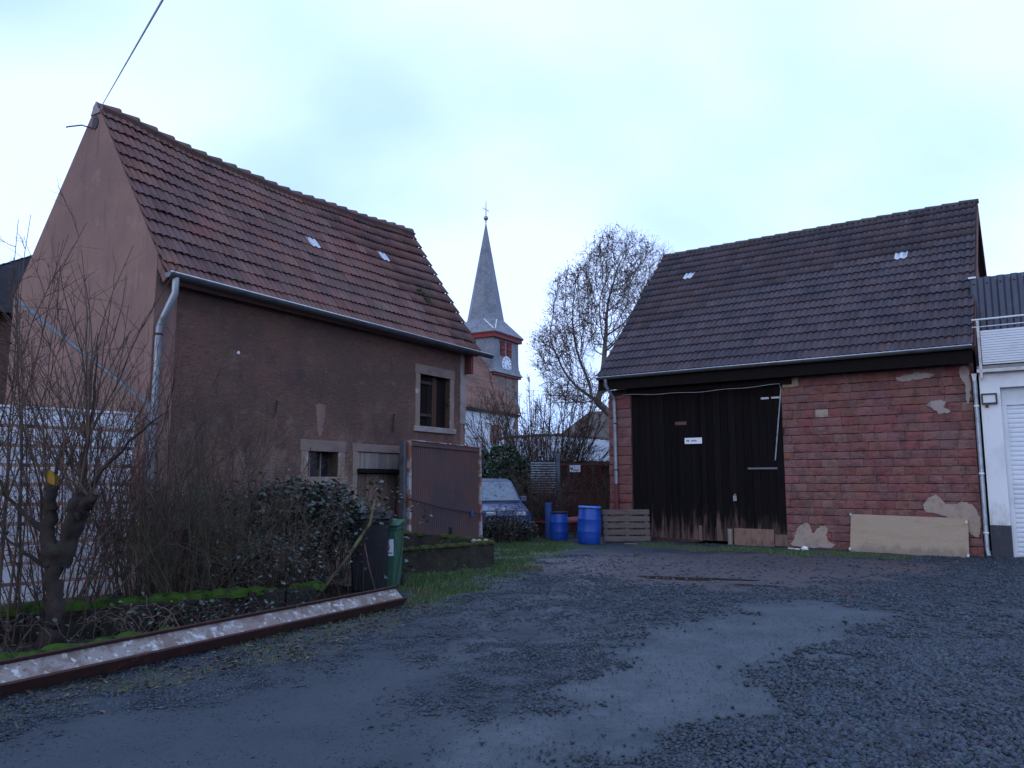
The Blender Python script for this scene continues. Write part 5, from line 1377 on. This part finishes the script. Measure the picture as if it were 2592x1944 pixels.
# ------------------------------------------------------------------ growth in the gap between the barns
shrub('bare_shrub', 'tall many-stemmed bare shrub fanning up in front of the grey shed', (1.15, 27, 0), 62, 6.1, .55, M['twig_brown'], 21, r0=.028, twigs=15, sub=5, base=.55, lean=(.02, 0), wob=.05, leafmat=M['dead_leaf'], nleaf=500, lsize=.07)
shrub('bare_shrub', 'bare thin shrub in front of the white church wall', (-.1, 28, 0), 40, 5.4, .55, M['twig_brown'], 22, r0=.022, twigs=13, sub=4, base=.35, lean=(-.12, 0), wob=.07)
shrub('bare_shrub', 'yellowish bare shrub against the red lattice fence', (2.8, 23.6, 0), 34, 2.6, .55, M['twig_green'], 23, r0=.012, twigs=8, sub=4, base=.35, wob=.09)
shrub('bare_shrub', 'low dense brown shrub between car and white trellis', (.72, 23.3, 0), 100, 2.5, .5, M['twig_brown'], 24, r0=.011, twigs=13, sub=5, base=.5, wob=.12, leafmat=M['dead_leaf'], nleaf=600, lsize=.05)
hedge = empty('ivy_hedge', (-.3, 25.2, 0)); tag(hedge, 'dark green ivy clad hedge rising behind the parked car', 'hedge')
D_ = nrg.normal(size=(9000, 3)); D_ /= np.linalg.norm(D_, axis=1)[:, None]
Ch = D_ * (.75 + .3 * vnoise(D_[:, 0] * 3 + 5, D_[:, 2] * 3, 2.0, 8))[:, None] * np.array([1.25, .7, 1.5]) + np.array([0, 0, 1.35]); Ch = Ch[Ch[:, 2] > 0]
leaves('foliage', M['ivy_leaf'], Ch, .1, hedge, up=.3, asp=.85, seed=6)
w = Wood()
for k in range(26):
    P, _ = walk(nrg, np.array([nrg.uniform(-.8, .8), nrg.uniform(-.3, .3), 0.]), np.array([nrg.normal() * .2, 0, 1.]), nrg.uniform(1.6, 2.9), 8, .12); w.poly(P, np.linspace(.03, .008, 9), 4)
w.build('stems', M['bark'], hedge)
bramble('bramble_bush', 'dark brambles covering the bonnet of the parked car', (-.12, 20.9, 0), 60, .95, .75, 31, 420, .05, mound=((0, 0, .28), (.8, .35, .4)), nmound=2600, mat='twig_brown')

# ------------------------------------------------------------------ thicket in front of the pink gable
def lowwall(name, pts, h, w_, label, mat):
    root = empty(name, pts[0]); tag(root, label, 'wall'); o = Vector(pts[0]); p, q = Vector(pts[0]), Vector(pts[1]); d = (q - p).normalized(); nn = Vector((-d.y, d.x, 0)); L_ = (q - p).length; x = 0; rr_ = random.Random(3)
    while x < L_:
        l_ = rr_.uniform(.3, .55); b = MB(); a = d * x; c = d * min(x + l_ - .015, L_); hh = h + rr_.uniform(-.03, .03)
        quad = [a - nn * (w_ / 2), c - nn * (w_ / 2), c + nn * (w_ / 2), a + nn * (w_ / 2)]; b.prism([(v.x, v.y, -.05) for v in quad], (0, 0, hh + .05)); b.build('stone', mat, root, bevel=.025); x += l_
    moss_strip('moss_cushion', [p + Vector((0, 0, h - .0)), q + Vector((0, 0, h))], .11, root, o, M['moss_deep'], int(L_ * 24), 5, .55)
    return root
lowwall('garden_wall', [(-5.9, 7.3, 0), (-2.45, 9.75, 0)], .3, .26, 'low moss-topped stone wall under the thicket', M['dark_stone'])
lowwall('garden_edging', [(-4.35, 6.35, 0), (-3.3, 7.8, 0)], .12, .2, 'short mossy stone edging just behind the steel beam', M['moss_concrete'])

fen = empty('slatted_fence', (-5.15, 10.5, 0), R(225)); tag(fen, 'white horizontal slatted fence behind the bare shrubs', 'fence')
for k in range(10):
    b = MB(); b.bb(0, 3.6, 0, .03, .14 + k * .24, .335 + k * .24); b.build('slat', M['fence_white'], fen, bevel=.004, seg=1)
for x in (.02, 1.2, 2.4, 3.5):
    b = MB(); b.bb(x, x + .07, -.08, -.005, 0, 2.5); b.build('post', M['fence_dark'], fen)
b = MB(); b.bb(-.02, 3.62, -.09, .05, 2.5, 2.53); b.build('top_rail', M['fence_white'], fen)

# pollarded old tree with a freshly sawn yellow stub
pt = empty('pollard_tree', (-4.42, 7.62, 0)); tag(pt, 'old pollarded tree with a yellow sawn stub in the thicket', 'tree')
kr = np.random.default_rng(17)
def knotty(w, pts, rad, n=13, m=18, rough=.16):
    pts = np.array(pts, float); t = np.linspace(0, len(pts) - 1, m); P = np.stack([np.interp(t, range(len(pts)), pts[:, k]) for k in range(3)], 1); P[1:-1] = (P[:-2] + 2 * P[1:-1] + P[2:]) / 4
    P[1:-1] += kr.normal(size=(m - 2, 3)) * .012; rr_ = np.interp(t, range(len(rad)), rad) * (1 + rough * .4 * kr.normal(size=m).clip(-1.5, 1.5)); w.poly(P, rr_, n)
    V_ = w.V[-1].reshape(m, n, 3); c = P[:, None, :]; V_ = c + (V_ - c) * (1 + .17 * kr.normal(size=(1, n, 1)) + .09 * kr.normal(size=(m, n, 1))); w.V[-1] = V_.reshape(-1, 3)
w = Wood()
knotty(w, [(0, 0, -.05), (.02, 0, .2), (.03, 0, .4), (-.02, 0, .65), (.0, 0, .98)], [.12, .08, .072, .068, .1], 13, 22)
knotty(w, [(-.02, 0, .8), (-.1, -.02, 1.12), (-.08, -.03, 1.4), (-.05, -.06, 1.58)], [.1, .068, .06, .058], 11, 16)
knotty(w, [(.02, 0, .8), (.12, .02, 1.08), (.17, .0, 1.33), (.2, .0, 1.5)], [.1, .07, .1, .045], 11, 16)
knotty(w, [(.17, 0, 1.28), (.28, -.02, 1.4), (.35, 0, 1.46)], [.08, .055, .03], 9, 9)
knotty(w, [(.2, 0, 1.42), (.21, .02, 1.9), (.24, .05, 2.5), (.2, .1, 3.1)], [.036, .022, .014, .003], 7, 14, .08)
knotty(w, [(.18, 0, 1.4), (.4, .05, 1.75), (.75, .1, 2.15), (.95, .12, 2.3)], [.028, .017, .01, .003], 7, 12, .08)
knotty(w, [(-.1, 0, 1.1), (-.5, .1, 1.35), (-.85, .15, 1.75)], [.03, .018, .008], 7, 10, .08)
knotty(w, [(.02, 0, .7), (-.3, -.1, .95), (-.55, -.12, 1.2)], [.028, .015, .006], 7, 10, .08)
w.build('trunk', M['bark_moss'], pt)
b = MB(); c_ = Vector((-.05, -.1, 1.62)); ax = [Vector((.042, .0, 0)), Vector((0, -.02, .09))]
ring = [c_ + ax[0] * math.cos(a) + ax[1] * math.sin(a) for a in [2 * math.pi * k / 18 for k in range(18)]]; b.prism(ring, (.0, .09, -.03)); b.build('sawn_face', M['cut_wood'], pt)
w = Wood(); rp = np.random.default_rng(41); tp = []
for k in range(46):
    st0 = [np.array([-.08, -.03, 1.4]), np.array([.18, 0, 1.4]), np.array([.3, 0, 1.42]), np.array([.21, .02, 2.0])][k % 4]; d = np.array([rp.normal() * .35, rp.normal() * .3, 1.]); P, _ = walk(rp, st0, d / np.linalg.norm(d), rp.uniform(.8, 2.3), 8, .07, .03); w.poly(P, np.linspace(.009, .003, 9), 4)
    for j in range(6):
        i = rp.integers(2, 8); dd = P[i + 1] - P[i]; dd = dd / np.linalg.norm(dd) + rp.normal(size=3) * .5; Q, _ = walk(rp, P[i], dd / np.linalg.norm(dd), rp.uniform(.2, .6), 4, .14); w.poly(Q, np.linspace(.004, .002, 5), 3)
w.build('shoots', M['twig_brown'], pt)

G_ = 'bare shrubs of the thicket'
shrub('bare_shrub', 'tall bare shrub at the picture edge reaching above the slatted fence', (-5.7, 8.0, 0), 18, 5.0, .32, M['twig_brown'], 51, r0=.012, twigs=12, sub=4, base=.35, wob=.07, group=G_, hvar=.5)
shrub('bare_shrub', 'reddish bare shrub rising in front of the pink gable', (-5.15, 9.0, 0), 30, 3.9, .48, M['twig_red'], 52, r0=.01, twigs=12, sub=4, base=.4, wob=.08, group=G_)
shrub('bare_shrub', 'bare brown shrub in front of the barn corner and downpipe', (-4.35, 9.6, 0), 44, 3.7, .42, M['twig_brown'], 53, r0=.009, twigs=13, sub=4, base=.45, wob=.09, group=G_)
shrub('bare_shrub', 'greenish tangled shrub between sawn tree and brambles', (-3.75, 9.3, 0), 60, 2.5, .5, M['twig_green'], 54, r0=.007, twigs=13, sub=5, base=.5, wob=.13, group=G_)
shrub('bare_shrub', 'thin bare twigs in front of the brown flank wall', (-3.7, 11.0, 0), 30, 3.2, .45, M['twig_brown'], 55, r0=.008, twigs=12, sub=4, base=.45, wob=.09, group=G_)
shrub('bare_shrub', 'dense brown shrub at the foot of the sawn tree', (-4.75, 8.2, 0), 24, 2.0, .6, M['twig_brown'], 56, r0=.007, twigs=12, sub=4, base=.45, wob=.13, group=G_, leafmat=M['bramble_leaf'], nleaf=250, lsize=.04)
shrub('bare_shrub', 'scrubby brown shrub behind the low mossy wall end', (-3.1, 10.2, 0), 60, 1.9, .6, M['twig_brown'], 57, r0=.006, twigs=13, sub=5, base=.5, wob=.14, group=G_, leafmat=M['bramble_leaf'], nleaf=500, lsize=.045)
shrub('bare_shrub', 'mossy grey twigs filling the corner behind the beam', (-5.6, 7.0, 0), 20, 2.3, .5, M['twig_green'], 58, r0=.007, twigs=12, sub=4, base=.5, wob=.1, group=G_)
shrub('bare_shrub', 'slender tall bare shoots rising past the dark neighbouring roof', (-5.0, 7.75, 0), 9, 4.9, .1, M['twig_brown'], 59, r0=.013, twigs=14, sub=4, base=.15, lean=(-.03, 0), wob=.05, group=G_, hvar=.3, tl=.16)
bramble('bramble_bush', 'leafy bramble mound leaning over the black bin', (-2.75, 11.25, 0), 90, 1.5, .75, 61, 1100, .08, mound=((0, 0, 1.05), (.62, .5, .55)), nmound=1900)
bramble('bramble_bush', 'bluish leafed bramble in front of the lower barn window', (-3.35, 11.6, 0), 90, 1.62, .8, 62, 1100, .08, mound=((0, 0, 1.1), (.65, .5, .5)), nmound=2200)
bramble('bramble_bush', 'sprawling bramble along the low mossy wall', (-3.0, 9.75, 0), 60, .9, .8, 63, 700, .05, mound=((0, .3, .5), (.7, .45, .45)), nmound=900)
bramble('bramble_bush', 'sparse bramble canes under the bare shrubs', (-4.5, 10.4, 0), 70, 1.5, .9, 64, 700, .05)

bramble('bramble_bush', 'low dark bramble tangle between the steel beam and mossy wall', (-3.15, 8.55, 0), 36, .32, .55, 65, 260, .04, mound=((0, 0, .1), (.75, .3, .14)), nmound=260)
bramble('bramble_bush', 'trailing bramble shoots in the corner behind the beam', (-4.75, 7.0, 0), 34, .55, .6, 66, 160, .045, mat='twig_brown')
bramble('bramble_bush', 'dry arching canes in front of the mossy wall', (-3.75, 7.85, 0), 20, .42, .7, 67, 80, .045, mat='twig_brown')
# leaning poles
b = MB(); b.tube([(-2.62, 10.25, 0), (-2.25, 10.65, .55), (-1.98, 10.9, 1.02), (-1.93, 10.95, 1.35)], [.022, .024, .024, .018], 8); tag(b.build('leaning_pole', pm('lichen_pole', (.14, .12, .05), [((.06, .045, .035), 3, .45, .6, I3)], .9), None, smooth=True), 'lichen-yellow pole leaning against the black bin', 'pole')
b = MB(); b.tube([(-1.82, 10.75, 0), (-1.98, 10.85, .45), (-2.06, 10.95, .75)], [.012, .011, .009], 6); tag(b.build('thin_stick', M['twig_red'], None, smooth=True), 'thin reddish stick propped beside the lichen-yellow pole', 'stick')
b = MB(); b.lathe([(.055, 0), (.055, .3), (.06, .3), (.065, .38), (.055, .4), (.001, .4)], 14); o = b.build('plastic_post', M['grey_metal'], None, auto=40); o.location = (-3.72, 5.42, 0); tag(o, 'short grey post at the near end of the steel beam', 'post')
# drain pipe crossing the pink gable behind the twigs
b = MB(); p0, p1 = Vector((-7.6, 11.6, 4.35)), Vector((-5.0, 10.55, 2.65)); b.tube([p0, p0.lerp(p1, .5), p1, p1 + Vector((.02, .0, -2.6))], .035, 8); tag(b.build('sloping_pipe', M['zinc_dark'], None, smooth=True), 'thin grey pipe sloping across the pink gable behind twigs', 'pipe')
# overhead cable
b = MB(); p0 = L_inv @ Vector((-.02, 1.8, 7.62)); far = Vector((.1, .5, 2.35 + 0)); 
dirv = Vector((-1.71, 3.5, 3.93)) 
P_ = []
E0, E1 = p0, Vector((-1.71, 3.5, 3.93)) * 1.0
for k in range(21):
    t = k / 20 * 1.75; q = E0.lerp(E1, t); q.z += 0
    P_.append(q)
b.tube(P_, .0055, 5); tag(b.build('overhead_cable', M['cable_white'], None), 'grey overhead cable running up from the gable peak', 'cable')

# ------------------------------------------------------------------ puddles, gravel, grass, litter
def puddle(label, c, ax, ay, rot, seed):
    r = random.Random(seed); b = MB(); n = 40; P_ = []
    for k in range(n):
        a = 2 * math.pi * k / n; q = 1 + .22 * math.sin(3 * a + seed) + .15 * math.sin(5 * a + 2 * seed) + r.uniform(-.06, .06); x, y = ax * q * math.cos(a), ay * q * math.sin(a)
        P_.append((c[0] + x * math.cos(rot) - y * math.sin(rot), c[1] + x * math.sin(rot) + y * math.cos(rot), .006))
    b.face(P_); o = b.build('puddle', M['water']); kind(o, 'structure', label, 'puddle'); o['group'] = 'puddles in the yard'
puddle('long brown puddle in front of the barn doors', (2.95, 13.05), .85, .2, R(-14), 1)
puddle('narrow brown puddle between two wider ones', (3.75, 12.2), .4, .09, R(-20), 2)
puddle('brown puddle towards the sandstone wall', (4.6, 11.35), .42, .16, R(-20), 3)

def in_frame_xy(n, y0, y1, pw):
    r = nrg; u = r.random(n); y = (y0 ** pw + (y1 ** pw - y0 ** pw) * u) ** (1 / pw); x = (r.random(n) * 2 - 1) * (y * .69 + .25); return x, y
def stones(n, y0, y1, pw, smin, smax, seed, grit=False):
    x, y = in_frame_xy(n, y0, y1, pw); a, s_, rd_, gr_, gd_, vg_ = zones(x, y)
    pch = vnoise(x, y, .9, 41) * .6 + vnoise(x, y, 2.7, 42) * .4
    keep = nrg.random(n) < (1 - np.clip(a, 0, 1)) ** 3 * (1 - np.clip(s_, 0, 1)) ** 3 * (1 - .9 * rd_) * (1 - .95 * gr_) * (1 - .97 * gd_) * (1 - .5 * vg_) + .0015 if not grit else nrg.random(n) < (1 - gr_) * (1 - gd_) * np.clip(.25 + pch, 0, 1) * .8
    if not grit: keep &= nrg.random(n) < np.clip(.5 + (pch - .3) * 2.2, .4, 1)
    x, y = x[keep], y[keep]; n = len(x); sz = smin + (smax - smin) * nrg.random(n) ** 2.2 * (1 + .75 * np.clip((x - .3) / 1.5, 0, 1) * (not grit))
    z = ground_z(x, y) + sz * .18
    O = np.array([[1, 0, 0], [-1, 0, 0], [0, 1, 0], [0, -1, 0], [0, 0, 1], [0, 0, -1]], float)
    V_ = O[None] * (1 + (nrg.random((n, 6, 1)) - .5) * .5) + (nrg.random((n, 6, 3)) - .5) * .55
    V_ *= sz[:, None, None] * np.stack([.8 + .5 * nrg.random(n), .6 + .5 * nrg.random(n), .4 + .35 * nrg.random(n)], 1)[:, None, :]
    th = nrg.random(n) * 6.283; c, s2 = np.cos(th)[:, None], np.sin(th)[:, None]
    V2 = np.stack([V_[:, :, 0] * c - V_[:, :, 1] * s2, V_[:, :, 0] * s2 + V_[:, :, 1] * c, V_[:, :, 2]], -1) + np.stack([x, y, z], 1)[:, None, :]
    T = np.array([[0, 2, 4], [2, 1, 4], [1, 3, 4], [3, 0, 4], [2, 0, 5], [1, 2, 5], [3, 1, 5], [0, 3, 5]])
    return V2.reshape(-1, 3), (T[None] + np.arange(n)[:, None, None] * 6).reshape(-1, 3)
va, fa = stones(185000, 3.4, 8.0, 2, .005, .02, 1); vb, fb_ = stones(110000, 8.0, 17, 2, .008, .024, 2)
vc, fc = stones(60000, 3.4, 9.5, 2, .0025, .0075, 3, True)
gv = np_mesh('gravel', np.concatenate([va, vb, vc]), np.concatenate([fa, fb_ + len(va), fc + len(va) + len(vb)]), M['stone_chip']); kind(gv, 'stuff', 'loose dark gravel chippings spread over the yard', 'gravel')

def blades(n, box, wz, h0, h1, seed):
    x = nrg.uniform(box[0], box[1], n); y = nrg.uniform(box[2], box[3], n); zz_ = zones(x, y); keep = nrg.random(n) < wz(zz_, x, y); x, y = x[keep], y[keep]; n = len(x); h = h0 + (h1 - h0) * nrg.random(n) ** 1.6
    a = nrg.random(n) * 6.283; wd = .004 + .004 * nrg.random(n); ln_ = nrg.normal(size=(n, 2)) * .45 * h[:, None]; z = ground_z(x, y)
    A = np.stack([x + np.cos(a) * wd, y + np.sin(a) * wd, z - .005], 1); B_ = np.stack([x - np.cos(a) * wd, y - np.sin(a) * wd, z - .005], 1); C_ = np.stack([x + ln_[:, 0], y + ln_[:, 1], z + h], 1)
    return np.stack([A, B_, C_], 1).reshape(-1, 3), np.arange(n * 3).reshape(-1, 3)
G1 = blades(130000, (-2.2, 2.2, 9.8, 23.5), lambda q, x, y: np.clip(q[3] * 1.3, 0, 1) * (.25 + .75 * (vnoise(x, y, 1.1, 61) > .42)), .02, .085, 1)
G2 = blades(30000, (3, 8.8, 16.2, 20.6), lambda q, x, y: q[3] * (vnoise(x, y, 1.3, 63) > .35), .025, .08, 2)
G3 = blades(26000, (-6.2, -.9, 4.2, 11), lambda q, x, y: q[5] * .35 * (vnoise(x, y, 1.6, 65) > .5), .02, .07, 3)
off = 0; V3, F3 = [], []
for v_, f_ in (G1, G2, G3): V3.append(v_); F3.append(f_ + off); off += len(v_)
gs = np_mesh('grass', np.concatenate(V3), np.concatenate(F3), M['grass_blade']); kind(gs, 'stuff', 'short green grass along the planter and barn door', 'grass')
n = 16000; x = nrg.uniform(-6.5, -.6, n); y = nrg.uniform(3.6, 12.5, n); q = zones(x, y); k_ = nrg.random(n) < np.clip(q[5] * .55 + q[4] * .8, 0, 1); x, y = x[k_], y[k_]
ll = leaves('leaf_litter', M['litter_leaf'], np.stack([x, y, ground_z(x, y) + .012], 1), .045, None, up=2.2, asp=.7, seed=9); kind(ll, 'stuff', 'fallen leaves and small debris around the steel beam', 'leaf litter')
